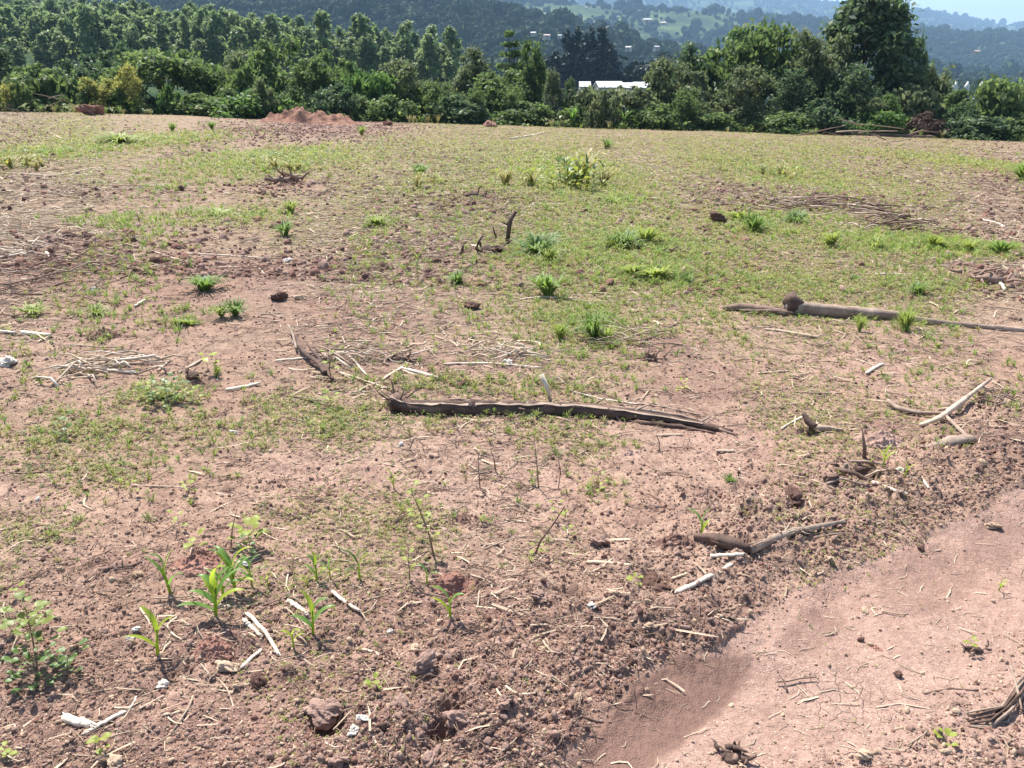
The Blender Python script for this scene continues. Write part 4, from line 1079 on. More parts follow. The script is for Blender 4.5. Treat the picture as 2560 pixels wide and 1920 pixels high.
def strip_green(X, Y):
    g = patches(X, Y, GREEN)
    bare = np.maximum(patches(X, Y, RED), 0.8 * patches(X, Y, PINK))
    n = fbm(X / (0.3 + .12 * Y), Y / (0.3 + .2 * Y), 3, 81)
    return np.clip(1.1 * g + 0.18 + 0.20 * sst(5, 14, Y) + 1.5 * n - .85 * bare, 0.0, 1)

def build_litter():
    # crumbs and clods of earth
    X, Y = sample(300000, 1.05, 20, 1.7)
    r = roughness(X, Y); d = edge_d(X, Y)
    keep = rs.uniform(size=len(X)) < np.clip(r * 0.95 - 0.05, 0.12, 1) * np.where(d < 0, 0.9, 1) * (1 - .92 * smooth_band(X, Y)) * (1 - silt(X, Y))
    X, Y = X[keep], Y[keep]; r = r[keep]
    sz = np.exp(rs.normal(math.log(0.0023), 0.62, len(X))) * (0.75 + 0.45 * np.clip(r, 0, 1)) * (1 + 0.16 * np.maximum(Y - 2, 0))
    sz = np.clip(sz, .0012, .0125)
    scatter("earth_crumbs", *pack(X, Y, sz, .12, tilt=1.0), [clod_mesh(s, M['clod']) for s in range(8)] + [clod_mesh(20 + s, M['clod_dark']) for s in range(1)] + [clod_mesh(30 + s, M['clod_red']) for s in range(2)], "crumbs of dry reddish earth strewn over the field and along the track")
    # clods of the middle and far field
    X2, Y2 = sample(46000, 7, 60, 1.35)
    kp = rs.uniform(size=len(X2)) < .18 + 1.1 * patches(X2, Y2, RED) + .6 * fbm(X2 / (.4 + .1 * Y2), Y2 / (.5 + .2 * Y2), 3, 93)
    X2, Y2 = X2[kp], Y2[kp]
    sz2 = np.clip(np.exp(rs.normal(math.log(.018), .5, len(X2))) * (.5 + .055 * Y2), .006, .06)
    scatter("field_clods", *pack(X2, Y2, sz2, .1, tilt=1.0), [clod_mesh(s, M['clod']) for s in (1, 4, 7)] + [clod_mesh(20 + s, M['clod_dark']) for s in range(2)] + [clod_mesh(30 + s, M['clod_red']) for s in range(3)], "turned clods of red brown earth across the middle and far field")
    # grains and pebbles
    X, Y = sample(30000, 1.05, 14, 1.9)
    keep = rs.uniform(size=len(X)) < (1 - .75 * smooth_band(X, Y)) * .7 * (1 - .9 * silt(X, Y))
    X, Y = X[keep], Y[keep]
    sz = np.clip(np.exp(rs.normal(math.log(0.0030), 0.5, len(X))), .0015, .012) * (1 + 0.14 * np.maximum(Y - 2, 0))
    scatter("pale_gravel", *pack(X, Y, sz, .3, tilt=1.0), [clod_mesh(50 + s, M['pebble'], 2, .22) for s in range(5)], "pale grit and small pebbles lying on the soil")
    # straw
    X, Y = sample(230000, 1.05, 62, 1.6)
    d = edge_d(X, Y)
    den = 0.10 + 0.75 * sst(3.0, 8, Y) + 1.1 * patches(X, Y, STRAW) + .15 * patches(X, Y, RED)
    den = den * (0.6 + 1.4 * fbm(X / (.4 + .1 * Y), Y / (.4 + .2 * Y), 3, 83)) * np.where(d < 0, .5 * (1 - .8 * smooth_band(X, Y)), 1)
    keep = rs.uniform(size=len(X)) < np.clip(den, .02, 1)
    X, Y = X[keep], Y[keep]
    X2, Y2 = sample(95000, 9, 61.5, 1.05); kp = rs.uniform(size=len(X2)) < .35 + .8 * fbm(X2 / (.5 + .1 * Y2), Y2 / (.6 + .25 * Y2), 3, 88) + .5 * patches(X2, Y2, STRAW)
    X = np.concatenate([X, X2[kp]]); Y = np.concatenate([Y, Y2[kp]])
    L = rs.uniform(.02, .075, len(X)) * np.clip(.55 + .16 * Y, 0, 4.2) * np.exp(rs.normal(size=len(X)) * .35)
    L = np.minimum(L, .26)
    P, R, S = pack(X, Y, L, 0.035, 1.0, .10, rs.uniform(.4, 1.2, len(X)) * (1 + .8 * sst(5, 25, Y)))
    R[:, 2] = np.where(rs.uniform(size=len(X)) < .55, rs.normal(size=len(X)) * .45, R[:, 2])
    scatter("straw_litter", P, R, S, [straw_mesh(s, M['straw']) for s in range(16)], "dry straw and shredded stalk litter strewn over the field")
    # dark twigs
    X, Y = sample(36000, 1.1, 58, 1.5)
    den = 0.25 + .15 * sst(5, 15, Y) + .6 * patches(X, Y, RED) + .4 * fbm(X / (.5 + .1 * Y), Y / (.5 + .2 * Y), 2, 84)
    keep = (rs.uniform(size=len(X)) < den) & ((edge_d(X, Y) > 0) | (rs.uniform(size=len(X)) < .10 * (1 - smooth_band(X, Y))))
    X, Y = X[keep], Y[keep]
    X2, Y2 = sample(42000, 7, 61.5, 1.1); kp = rs.uniform(size=len(X2)) < .3 + .8 * fbm(X2 / (.5 + .1 * Y2), Y2 / (.6 + .25 * Y2), 3, 89) + .8 * patches(X2, Y2, RED)
    X = np.concatenate([X, X2[kp]]); Y = np.concatenate([Y, Y2[kp]])
    L = rs.uniform(.03, .13, len(X)) * np.clip(.6 + .13 * Y, 0, 3.5)
    scatter("dead_twig_litter", *pack(X, Y, L, .02, 1, .15), [twig_mesh(s, M['twig']) for s in range(5)], "dead brown twigs and root bits scattered on the soil")
    # weeds
    X, Y = sample(300000, 1.1, 61, 1.6)
    den = strip_green(X, Y) * np.where(edge_d(X, Y) < 0, .02, 1) * (0.22 + .78 * sst(1.9, 3.2, Y)) * (1 - .75 * sst(.35, .8, roughness(X, Y)) * (1 - sst(5, 7, Y)))
    keep = rs.uniform(size=len(X)) < den
    X, Y = X[keep], Y[keep]
    X2, Y2 = sample(130000, 6, 61.5, 1.2); kp = rs.uniform(size=len(X2)) < strip_green(X2, Y2) * .9
    X = np.concatenate([X, X2[kp]]); Y = np.concatenate([Y, Y2[kp]])
    sz = rs.uniform(.006, .016, len(X)) * np.clip(.5 + .27 * Y, 0, 9.5) * (0.7 + .6 * patches(X, Y, GREEN))
    scatter("weed_cover", *pack(X, Y, sz, .05, 1, .2), [weed_mesh(s, M['weed'], (0, .5, 1.2, 0)[s % 4]) for s in range(4)] + [weed_mesh(20 + s, M['weed_low'], (0, .3)[s % 2]) for s in range(9)] + [weed_mesh(40 + s, M['weed_dark'], .6) for s in range(1)], "low yellow green seedling weeds spread over the field")
    # grass
    X, Y = sample(85000, 2.2, 61, 1.5)
    den = (np.clip(patches(X, Y, GREEN) * .8 - .02 + .5 * fbm(X / (.5 + .1 * Y), Y / (.6 + .25 * Y), 3, 85), 0, 1)) * np.where(edge_d(X, Y) < .3, 0, 1) * sst(2, 6, Y)
    keep = rs.uniform(size=len(X)) < den
    X, Y = X[keep], Y[keep]
    sz = rs.uniform(.016, .042, len(X)) * np.clip(.55 + .13 * Y, 0, 3.2)
    bx, by, bs = [], [], []
    for (px_, py_, rx_, ry_, cnt) in [(1560, 610, 170, 34, 520), (1640, 690, 120, 30, 300), (2330, 618, 240, 16, 620), (1990, 556, 150, 18, 200), (1880, 570, 60, 16, 110), (560, 538, 110, 12, 220), (1360, 630, 70, 26, 200), (1480, 815, 90, 34, 200), (450, 805, 70, 20, 120), (1530, 500, 70, 9, 160), (380, 360, 120, 16, 240), (700, 395, 150, 20, 420), (80, 385, 120, 22, 260), (940, 560, 60, 12, 90), (1420, 440, 150, 30, 260), (300, 545, 120, 12, 160), (2100, 800, 90, 16, 90)]:
        x0, y0, a0, b0, _ = pt(px_, py_, rx_, ry_)
        cnt = int(cnt * .62); gx_ = rs.normal(size=cnt) * a0 * .6 + x0; gy_ = np.minimum(rs.normal(size=cnt) * b0 * .9 + y0, 61)
        kk = fbm(gx_ / (.1 + .035 * y0), gy_ / (.15 + .06 * y0), 2, 98) > -.12; gx_, gy_ = gx_[kk], gy_[kk]; cnt = len(gx_)
        bx.append(gx_); by.append(gy_); bs.append(rs.uniform(.03, .075, cnt) * np.clip(.45 + .075 * y0, 0, 2.6))
    bx, by, bs = np.concatenate(bx), np.concatenate(by), np.concatenate(bs)
    scatter("bright_grass", *pack(bx, by, bs, 0, 1, .2), [grass_mesh(500 + s, M[('grass', 'tuft_y', 'tuft_g')[s % 3]], 14, 1.3, 1.6) for s in range(6)], "low patches of bright fresh grass in the field")
    scatter("thin_grass", *pack(X, Y, sz, 0, 1, .12), [grass_mesh(s, M[('tuft_g', 'weed_low', 'tuft_y')[s % 3]], 14, 1.3, 1.7) for s in range(6)], "thin young grass sprouting in the field")
build_litter()
def edge_growth():
    n = 1300
    X = rs.uniform(-56, 56, n); Y = 62.5 - np.abs(rs.normal(size=n)) * 1.3
    keep = fbm(X / 3.0, Y / 2.0, 3, 90) > -.15
    X, Y = X[keep], Y[keep]; sz = rs.uniform(.2, .65, len(X))
    scatter("edge_weeds", *pack(X, Y, sz, 0, 1, .15), [grass_mesh(400, M['weed_low'], 22, .8, 1.2), grass_mesh(401, M['tuft_g'], 22, .8, 1.2), weed_mesh(402, M['t_olive'], .8), weed_mesh(403, M['weed_dark'], 1.2), weed_mesh(404, M['t_mid'], .6)], "ragged tall weeds and grass spilling over the field edge")
edge_growth()
# ------------------------------------------------------------------ single things lying or growing in the field
USED = set()
def uniq(label):
    assert label not in USED, label
    USED.add(label); return label

def resample(pts, step):
    out = [pts[0]]
    for a, b in zip(pts[:-1], pts[1:]):
        L = (b - a).length; n = max(1, int(round(L / step)))
        for k in range(1, n + 1): out.append(a.lerp(b, k / n))
    return out

def ground_path(px, n=None, lift=0.0, zs=None):
    P = [gp(*p) for p in px]
    if zs:
        for p, z in zip(P, zs): p.z += z
    return P

def stalk(px, dia, mat, label, name='maize_stalk', cat='stalk', group=None, zs=None, taper=.85, nodes=True, rough=.09, flat=1.0, sides=9, stub=None):
    """a stalk or stick lying on the ground along pixels of the photograph; dia in photograph pixels"""
    P = ground_path(px, zs=zs)
    mid = P[len(P) // 2]; rad = dia * .5 * m_per_px(mid)
    if not zs:
        lo = np.array([[p.x, p.y] for p in P])
        for i, p in enumerate(P): p.z = hz(p.x, p.y) + rad * .55
        # a stiff stalk bridges small hollows
        if len(P) == 2:
            q = P[0].lerp(P[1], .5); hm = hz(q.x, q.y) + rad * .6
            if hm > q.z: P[0].z += hm - q.z; P[1].z += hm - q.z
    total = sum((b - a).length for a, b in zip(P[:-1], P[1:]))
    Q = resample(P, max(total / 14, rad * 1.2))
    r = random.Random(int(px[0][0] * 7 + px[0][1]))
    bow = r.uniform(-1, 1) * total * .035; ax = (Q[-1] - Q[0]).cross(Vector((0, 0, 1))); ax = ax.normalized() if ax.length > 0 else Vector((1, 0, 0))
    for i_, q in enumerate(Q):
        f_ = i_ / max(1, len(Q) - 1); q += ax * bow * 4 * f_ * (1 - f_) + Vector((r.uniform(-1, 1), r.uniform(-1, 1), r.uniform(-.3, .6))) * rad * .22
    R = []
    nl = max(rad * 9, total / 6)
    acc = 0
    for i, q in enumerate(Q):
        if i: acc += (q - Q[i - 1]).length
        f = acc / max(total, 1e-6)
        k = rad * (1 - (1 - taper) * f) * (1 + r.uniform(-1, 1) * rough)
        R.append(k)
    mb = MB(); o = Q[len(Q) // 2].copy(); o.z -= rad
    mb.tube(Q, R, sides, rough * .6, True, flat)
    if nodes:
        L = nl * .5
        while L < total - rad:
            acc = 0
            for a, b in zip(Q[:-1], Q[1:]):
                s = (b - a).length
                if acc + s >= L:
                    c = a.lerp(b, (L - acc) / s); t = (b - a).normalized()
                    mb.tube([c - t * rad * .5, c - t * rad * .15, c + t * rad * .15, c + t * rad * .5], [rad * .9, rad * 1.22, rad * 1.2, rad * .9], sides, .03, False, flat)
                    break
                acc += s
            L += nl * r.uniform(.85, 1.15)
    if dia > 7:
        for e, t_ in ((Q[0], (Q[0] - Q[1]).normalized()), (Q[-1], (Q[-1] - Q[-2]).normalized())):
            for k_ in range(r.randint(2, 4)):
                w_ = Vector((r.uniform(-1, 1), r.uniform(-1, 1), r.uniform(-.2, .8))) * rad * .45
                mb.tube([e + w_ - t_ * rad, e + w_ * 1.0 + t_ * rad * r.uniform(.3, .7), e + w_ * 1.1 + t_ * rad * r.uniform(.6, 1.5)], [rad * .35, rad * .28, rad * .05], 4, .2)
    ob = link(name, mb.mesh(name, M[mat], True, o)); ob.location = o
    tag(ob, uniq(label), cat, group)
    return ob

G1 = 'maize stalks lying in the field'
STALKS = [
    ([(165, 1803), (231, 1823)], 24, 'bone', 'thick cut stalk end beside the split stalk below the leafy bush'),
    ([(213, 1842), (330, 1780)], 13, 'bone', 'long split stalk resting against the thick cut stalk end'),
    ([(326, 1785), (343, 1750)], 6, 'bone', 'short upturned sliver at the tip of the split stalk'),
    ([(412, 1799), (455, 1785)], 9, 'stalk', 'short flat stalk chip past the split stalk'),
    ([(377, 1793), (455, 1763)], 4.5, 'stalk', 'thin straight straw above the short flat chip'),
    ([(350, 1780), (412, 1744)], 5.5, 'stalk', 'thin straw between split stalk and white stone'),
    ([(470, 1402), (545, 1450)], 9, 'stalk', 'slanting pale stalk running behind the largest maize clump'),
    ([(447, 1508), (540, 1512), (640, 1519)], 6.5, 'stalk', 'level stalk passing behind the foot of the largest maize clump'),
    ([(722, 1509), (768, 1548)], 13, 'bone', 'short round stalk piece leading to the double leaved maize plant'),
    ([(610, 1558), (652, 1600)], 12, 'bone', 'upper broken half of the pale stalk below the largest maize clump'),
    ([(620, 1546), (662, 1590), (698, 1640)], 11, 'bone', 'long flattened pale stalk below the largest maize clump'),
    ([(606, 1678), (653, 1629)], 11, 'bone', 'pointed white sliver next to the pale lump stone'),
    ([(832, 1487), (900, 1548)], 10, 'bone', 'pale stalk slanting away past the double leaved maize plant'),
    ([(908, 1627), (940, 1636), (970, 1663)], 8, 'stalk', 'curved pale husk before the round dark clod'),
    ([(1468, 1411), (1577, 1427)], 12, 'stalk', 'pinkish stalk propped over the shaded hollow'),
    ([(1678, 1457), (1718, 1446)], 9, 'stalk', 'short stalk end peeping from the clods by the long clean stick'),
    ([(1688, 1479), (1712, 1468)], 8, 'stalk', 'second short stalk end under the first by the long clean stick'),
    ([(1691, 1486), (1760, 1455), (1826, 1420)], 14, 'bone', 'long clean pale stick at the verge of the track'),
    ([(1775, 1401), (1857, 1403)], 11, 'bone', 'short pale stick just below the sagging dark root'),
    ([(1449, 1799), (1490, 1806), (1528, 1809)], 6.5, 'twig', 'brown stick at the end of the dark silt on the track'),
    ([(1324, 1576), (1372, 1571)], 7, 'stalk', 'small pale stalk on the trodden soil before the maize seedling'),
    ([(2190, 1772), (2250, 1764), (2330, 1775)], 4.5, 'stalk', 'thin pale straw lying across the pebbly track'),
    ([(2307, 1737), (2376, 1721), (2444, 1731)], 7, 'twig', 'bent brown stick on the track near the curved root bundle'),
    ([(2019, 1040), (1953, 1076)], 6, 'bone', 'straight white straw before the forked dark branch'),
    ([(2177, 1214), (2215, 1228), (2257, 1253)], 12, 'bone', 'white splinter pointing from the broken stump to the track'),
    ([(2303, 1199), (2319, 1236)], 7, 'bone', 'small pale peg past the white splinter of the broken stump'),
    ([(1976, 982), (2104, 987)], 5, 'twig', 'thin straight brown stick on the pink soil above the forked branch'),
    ([(2165, 938), (2206, 914)], 9, 'bone', 'short pale chip lying alone on the pink soil under the pale trunk log'),
    ([(1894, 937), (1972, 931)], 5, 'stalk', 'thin pale straw on the pink soil right above the log end'),
    ([(1790, 1136), (1834, 1133)], 9, 'stalk', 'short pale stick set in a dark clod below the log end'),
    ([(1421, 983), (1500, 1000), (1603, 1014)], 6, 'bone', 'straight pale stalk lying behind the long dark log'),
    ([(1110, 915), (1230, 919), (1356, 921)], 6.5, 'bone', 'long level pale stalk under the white husk'),
    ([(1003, 925), (1050, 938), (1100, 951)], 10, 'bone', 'stout pale stalk behind the root end of the long dark log'),
    ([(850, 937), (905, 953), (968, 975)], 8, 'stalk', 'pale branch running down to the root end of the long dark log'),
    ([(690, 905), (770, 897), (862, 887)], 7.5, 'bone', 'level pale stalk crossing the forked dark branch'),
    ([(862, 880), (893, 912), (918, 945)], 7, 'bone', 'steep pale stalk hanging from the end of the level stalk'),
    ([(568, 981), (647, 964)], 10, 'bone', 'clean pale stalk alone behind the weedy patch'),
    ([(1640, 1095), (1668, 1092), (1702, 1091)], 9, 'stalk', 'frayed pale husk under the thin end of the long dark log'),
    ([(57, 837), (129, 845)], 13, 'bone', 'thick white stalk near the picture edge above the straw heap'),
    ([(0, 836), (40, 838)], 9, 'bone', 'white stalk end cut by the picture edge beside the thick white stalk'),
    ([(155, 929), (340, 896)], 7, 'stalk', 'long pink stalk across the top of the straw heap'),
    ([(187, 931), (260, 928), (336, 938)], 12, 'bone', 'broad white husk at the middle of the straw heap'),
    ([(230, 905), (290, 898), (330, 900)], 7, 'stalk', 'short pink husk on the back of the straw heap'),
    ([(170, 950), (250, 945)], 6, 'stalk', 'thin straw under the front of the straw heap'),
    ([(180, 915), (225, 903)], 9, 'stalk', 'broad pink chip at the near end of the straw heap'),
    ([(395, 930), (425, 905)], 7, 'stalk', 'pale stalk leaning between straw heap and hollow dark stump'),
    ([(450, 936), (480, 918), (505, 903)], 9, 'stalk', 'pale branch lying over the hollow dark stump'),
    ([(715, 993), (760, 1002), (802, 1013)], 7, 'dark_bark', 'dark crooked stick on the weeds before the forked dark branch'),
    ([(0, 434), (130, 441), (180, 432), (238, 421)], 4.5, 'stalk', 'long thin pale branch along the weedy ground at the picture edge'),
    ([(238, 421), (350, 428), (470, 436)], 3.6, 'stalk', 'thin straw continuing the long branch past the picture edge'),
    ([(272, 625), (311, 613), (373, 629), (459, 656)], 5, 'stalk', 'bent brown pale stalk above the brown twig heap'),
    ([(467, 636), (570, 640), (680, 649)], 4.5, 'bone', 'long thin pale straw leading to the white stone'),
    ([(529, 671), (642, 671), (662, 688)], 5, 'stalk', 'thin stalk with bent tip behind the round grass tuft'),
    ([(338, 770), (365, 752)], 7, 'bone', 'short bright chip beside the brown twig heap'),
    ([(300, 735), (378, 708)], 5, 'twig', 'straight twig poking from the end of the brown twig heap'),
    ([(1301, 752), (1360, 747), (1434, 749)], 8, 'stalk', 'pale stalk lying right under the big spiky grass tuft'),
    ([(1434, 753), (1540, 757), (1648, 744)], 6, 'stalk', 'bent pale branch continuing past the big spiky grass tuft'),
    ([(1355, 878), (1440, 876), (1526, 865), (1620, 835), (1706, 806)], 6, 'twig', 'long thin brown branch sweeping up toward the knobbed trunk'),
    ([(1270, 870), (1330, 882)], 7, 'stalk', 'short brown pale stalk behind the white husk'),
    ([(850, 858), (930, 856)], 5, 'stalk', 'thin pale straw on the purple soil before the root clump'),
    ([(1655, 663), (1690, 665), (1716, 675)], 9, 'bone', 'white stalk under the dark root stump'),
    ([(1914, 827), (1980, 834), (2050, 847)], 11, 'stalk', 'second shorter log piece lying in front of the knobbed trunk'),
    ([(2186, 688), (2284, 689)], 6.5, 'bone', 'straight white straw behind the small round tuft'),
    ([(2450, 549), (2490, 560), (2514, 574)], 6, 'bone', 'white bent stalk past the brushy hump'),
    ([(2488, 700), (2510, 727)], 9, 'bone', 'bright chip at the foot of the red root heap'),
    ([(2250, 562), (2305, 548)], 6, 'bone', 'pale stalk slanting over the brushy hump'),
    ([(2080, 522), (2230, 520)], 4.5, 'bone', 'level pale straw on the red clod strip'),
    ([(2440, 718), (2480, 726)], 6, 'stalk', 'pale chip on the near side of the red root heap'),
    ([(1180, 618), (1226, 627)], 8, 'bone', 'pale chip lying in the tangle of the standing dead stem'),
    ([(1330, 510), (1420, 513)], 4, 'bone', 'thin pale straw behind the standing dead stem'),
    ([(1275, 348), (1360, 332)], 4, 'bone', 'pale straw far off near the field edge behind the tall weed patch'),
    ([(165, 352), (170, 320), (200, 300)], 5, 'stalk', 'bent pale stalk standing up near the field edge'),
    ([(760, 1480), (700, 1505)], 4, 'twig', 'thin twig crossing under the second maize clump'),
    ([(640, 1525), (720, 1500)], 5, 'twig', 'brown twig between the two maize clumps'),
    ([(270, 1428), (330, 1420), (365, 1403)], 10, 'dark_bark', 'short dark branch on the crumbly soil behind the two pale stones'),
    ([(0, 1178), (40, 1185), (120, 1182), (200, 1190), (240, 1205)], 4, 'twig', 'thin arched vine stem at the picture edge on the pale soil'),
    ([(330, 1220), (450, 1215), (570, 1230), (640, 1250), (690, 1278)], 4, 'stalk', 'long thin runner stem bending across the pink soil'),
    ([(1100, 1640), (1150, 1665), (1250, 1655)], 5, 'dark_bark', 'thin dark root trailing below the maize seedling'),
    ([(1050, 1317), (1130, 1330)], 4, 'bone', 'thin pale straw beside the tall weed stem'),
    ([(2361, 1888), (2390, 1880)], 6, 'stalk', 'short pale chip near the bottom of the pebbly track'),
    ([(600, 1105), (660, 1130), (720, 1128)], 4, 'twig', 'thin brown twig on the pink soil left of the arched dead shoots'),
    ([(1595, 1010), (1660, 1022), (1750, 1040)], 6, 'grey_wood', 'split grey strip lying along the thin end of the long dark log'),
]
for px, dia, mat, lab in STALKS:
    n = 'maize_stalk' if mat in ('bone', 'stalk') else 'dead_stick'
    stalk(px, dia, mat, lab, n, 'stalk' if n == 'maize_stalk' else 'stick', G1 if n == 'maize_stalk' else 'dead sticks in the field', nodes=(mat == 'bone' and dia > 8), sides=9 if dia > 8 else 6, flat=.75)

# ---- the long dark log
def limb(mb, px, dias, zs=None, seed=0, rough=.12, sides=12, step=.03, sink=.25):
    P = ground_path(px); out = []
    R = [d * .5 * m_per_px(p) for p, d in zip(P, dias)]
    for i, (p, r) in enumerate(zip(P, R)):
        p.z = float(H(np.array([p.x]), np.array([p.y]), False)[0]) + r * (1 - sink) + (zs[i] if zs else 0)
    Q = []; RR = []
    for i in range(len(P) - 1):
        n = max(2, int((P[i + 1] - P[i]).length / step))
        for k in range(n):
            f = k / n; Q.append(P[i].lerp(P[i + 1], f)); RR.append(R[i] + (R[i + 1] - R[i]) * f)
    Q.append(P[-1]); RR.append(R[-1])
    rr = random.Random(seed)
    for i in range(len(Q)):
        RR[i] *= 1 + rr.uniform(-.5, .5) * rough + 1.3 * rough * float(vnoise(np.array([i * .23 + seed]), np.array([seed * 3.1]), 7)[0]); Q[i].z += rr.uniform(-1, 1) * RR[i] * rough * .3; Q[i].y += rr.uniform(-1, 1) * RR[i] * rough * .3
    mb.tube(Q, RR, sides, rough * .5, True, 1.0, seed, .2)
    return Q, RR

def shoots(root, at_p, n, L, mat, seed, name='root', up=.6, rad=.006, spread=1.0, bias=None):
    r = random.Random(seed)
    for k in range(n):
        th = r.uniform(0, 6.28); d = Vector((math.cos(th) * spread, math.sin(th) * spread, r.uniform(-.1, up)))
        if bias is not None: d += Vector(bias)
        d.normalize(); l = L * r.uniform(.5, 1.1)
        p = Vector(at_p) + Vector((r.uniform(-1, 1), r.uniform(-1, 1), r.uniform(0, .5))) * rad * 2
        pts = [p]
        for q in range(4):
            d = (d + Vector((r.uniform(-.35, .35), r.uniform(-.35, .35), r.uniform(-.3, .2)))).normalized(); pts.append(pts[-1] + d * l / 4)
        mb = MB(); mb.tube(pts, [rad, rad * .85, rad * .65, rad * .45, rad * .2], 6, .1)
        link(name, mb.mesh(name, M[mat]), root)

o = gp(1300, 1045)
root = tag(empty('fallen_log', (0, 0, 0)), uniq('long dark weathered log with roots at one end, lying across the weedy soil'), 'log')
mb = MB(); Q, R = limb(mb, [(985, 1026), (1020, 1032), (1120, 1036), (1260, 1037), (1400, 1038), (1470, 1041), (1560, 1049), (1680, 1062), (1780, 1076), (1832, 1083)], [46, 36, 38, 37, 35, 32, 26, 20, 15, 9], [.01, .0, .004, .008, .01, .012, .012, .01, .006, 0], 5, .14, 14, .025)
link('trunk', mb.mesh('log_trunk', M['dark_bark']), root)
for k, (px_, ds_, zs_, m_) in enumerate([([(1500, 1032), (1600, 1042), (1700, 1052), (1760, 1062)], [8, 10, 9, 4], [.035, .03, .02, .012], 'grey_wood'), ([(1590, 1060), (1700, 1072), (1790, 1086)], [12, 13, 6], [.0, .0, .0], 'dark_bark'), ([(1660, 1058), (1760, 1070), (1845, 1090)], [7, 9, 4], [.012, .01, .0], 'grey_wood'), ([(1050, 1018), (1150, 1016), (1230, 1020)], [6, 7, 3], [.03, .035, .03], 'twig')]):
    mb = MB(); limb(mb, px_, ds_, zs_, 130 + k, .3, 8, .03); link('split_slat', mb.mesh('split_slat', M[m_]), root)
for k, (a, b) in enumerate([(60, 110), (2, 40), (40, 66), (105, 150)]):      # torn bark flakes along the sunny top
    a = int(a / 160 * len(Q)); b = min(len(Q) - 1, int(b / 160 * len(Q)))
    sub = Q[a:b:2]
    pts = [q + Vector((0, -.006, R[a + 2 * i] * .93)) for i, q in enumerate(sub)]
    if len(pts) < 3: continue
    mb = MB(); mb.ribbon(pts, [R[a + 2 * i] * (.55 + .2 * math.sin(i * 1.7 + k)) for i in range(len(pts))], Vector((0, 1, 0)), -.15)
    n0 = len(mb.v); mb.ribbon([p - Vector((0, 0, .006)) for p in pts], [R[a + 2 * i] * (.55 + .2 * math.sin(i * 1.7 + k)) for i in range(len(pts))], Vector((0, 1, 0)), -.15)
    link('bark_strip', mb.mesh('bark_strip', M['grey_wood']), root)
shoots(root, Q[1], 22, .16, 'dark_bark', 3, 'root', .9, .007, 1.0, (-.5, .1, .1))
shoots(root, Q[4], 8, .12, 'twig', 4, 'root', .6, .004, 1.0, (-.2, -.2, 0))
for k, (i, dx, dy, dz) in enumerate([(int(len(Q) * .58), .10, .03, .06), (int(len(Q) * .60), -.06, -.06, -.03), (int(len(Q) * .66), .05, -.09, -.04), (int(len(Q) * .7), .12, .05, .04), (int(len(Q) * .5), .09, -.07, -.04), (int(len(Q) * .8), .1, -.05, -.02), (int(len(Q) * .12), .05, -.05, .05), (int(len(Q) * .25), -.06, -.04, .06), (int(len(Q) * .36), .06, -.06, .02), (int(len(Q) * .9), .08, .04, .03), (int(len(Q) * .74), -.1, -.07, -.03)]):
    q = Q[i]; mb = MB(); mb.tube([q, q + Vector((dx * .5, dy * .5, dz * .6)), q + Vector((dx, dy, dz))], [.008, .006, .003], 6, .1)
    link('broken_branch', mb.mesh('broken_branch', M['grey_wood' if k % 2 else 'twig']), root)

# the knobbed pale trunk
root = tag(empty('fallen_tree', (0, 0, 0)), uniq('pale pinkish fallen trunk with a dark knob and frayed end, reaching the picture edge'), 'log')
mb = MB(); Q, R = limb(mb, [(1960, 784), (2000, 786), (2080, 792), (2160, 797), (2256, 803), (2300, 809), (2400, 817), (2480, 824), (2580, 832)], [30, 38, 36, 33, 26, 18, 15, 13, 10], [.01, .01, .008, .006, .003, 0, 0, 0, 0], 8, .08, 12, .04)
link('trunk', mb.mesh('trunk_body', M['grey_wood']), root)
mb = MB(); limb(mb, [(1806, 776), (1850, 779), (1900, 785), (1965, 790)], [10, 22, 22, 18], [.0, .01, .01, .0], 9, .2, 9, .03)
link('frayed_end', mb.mesh('frayed_end', M['twig']), root)
for k in range(7):
    a = gp(1812 + k * 9, 772 + k * 3); b = gp(1950 + k * 6, 783 + (k % 3) * 5)
    a.z += .02 + .008 * (k % 3); b.z += .03
    mb = MB(); mb.tube([a, a.lerp(b, .5) + Vector((0, 0, .012)), b], [.006, .011, .009], 6, .15); link('splinter', mb.mesh('splinter', M['twig' if k % 2 else 'grey_wood']), root)
p = gp(1978, 785); mb = MB()
V, F = ico(2); s = 27 * m_per_px(p); V = V * (1 + .55 * vnoise(V[:, 0] * 2 + 3, V[:, 1] * 2 + V[:, 2], 3) + .2 * vnoise(V[:, 0] * 5, V[:, 2] * 5, 4))[:, None] * s * np.array([1.0, .8, .85]) + np.array([p.x, p.y, p.z + s * .95])
link('knob', np_mesh('trunk_knob', V, F, M['dark_bark']), root)

# sagging dark root at the verge
root = tag(empty('dark_root', (0, 0, 0)), uniq('sagging dark root branch at the verge with pale grass roots over it'), 'branch')
mb = MB(); Q, R = limb(mb, [(1735, 1358), (1780, 1366), (1830, 1378), (1875, 1388)], [16, 24, 30, 24], [.02, .02, .012, .01], 3, .25, 10, .02); link('branch', mb.mesh('lower_branch', M['dark_bark']), root)
mb = MB(); Q2, R2 = limb(mb, [(1872, 1388), (1930, 1364), (1985, 1345), (2040, 1333), (2110, 1312)], [24, 20, 16, 13, 8], [.012, .02, .025, .02, .012], 4, .18, 9, .02); link('branch', mb.mesh('upper_branch', M['grey_wood']), root)
shoots(root, Q[-2], 10, .12, 'twig', 11, 'root', .5, .004)
shoots(root, Q2[len(Q2) // 3], 8, .10, 'straw', 12, 'root', .9, .0022)
shoots(root, Q2[len(Q2) // 2], 6, .07, 'straw', 15, 'root', 1.2, .002)

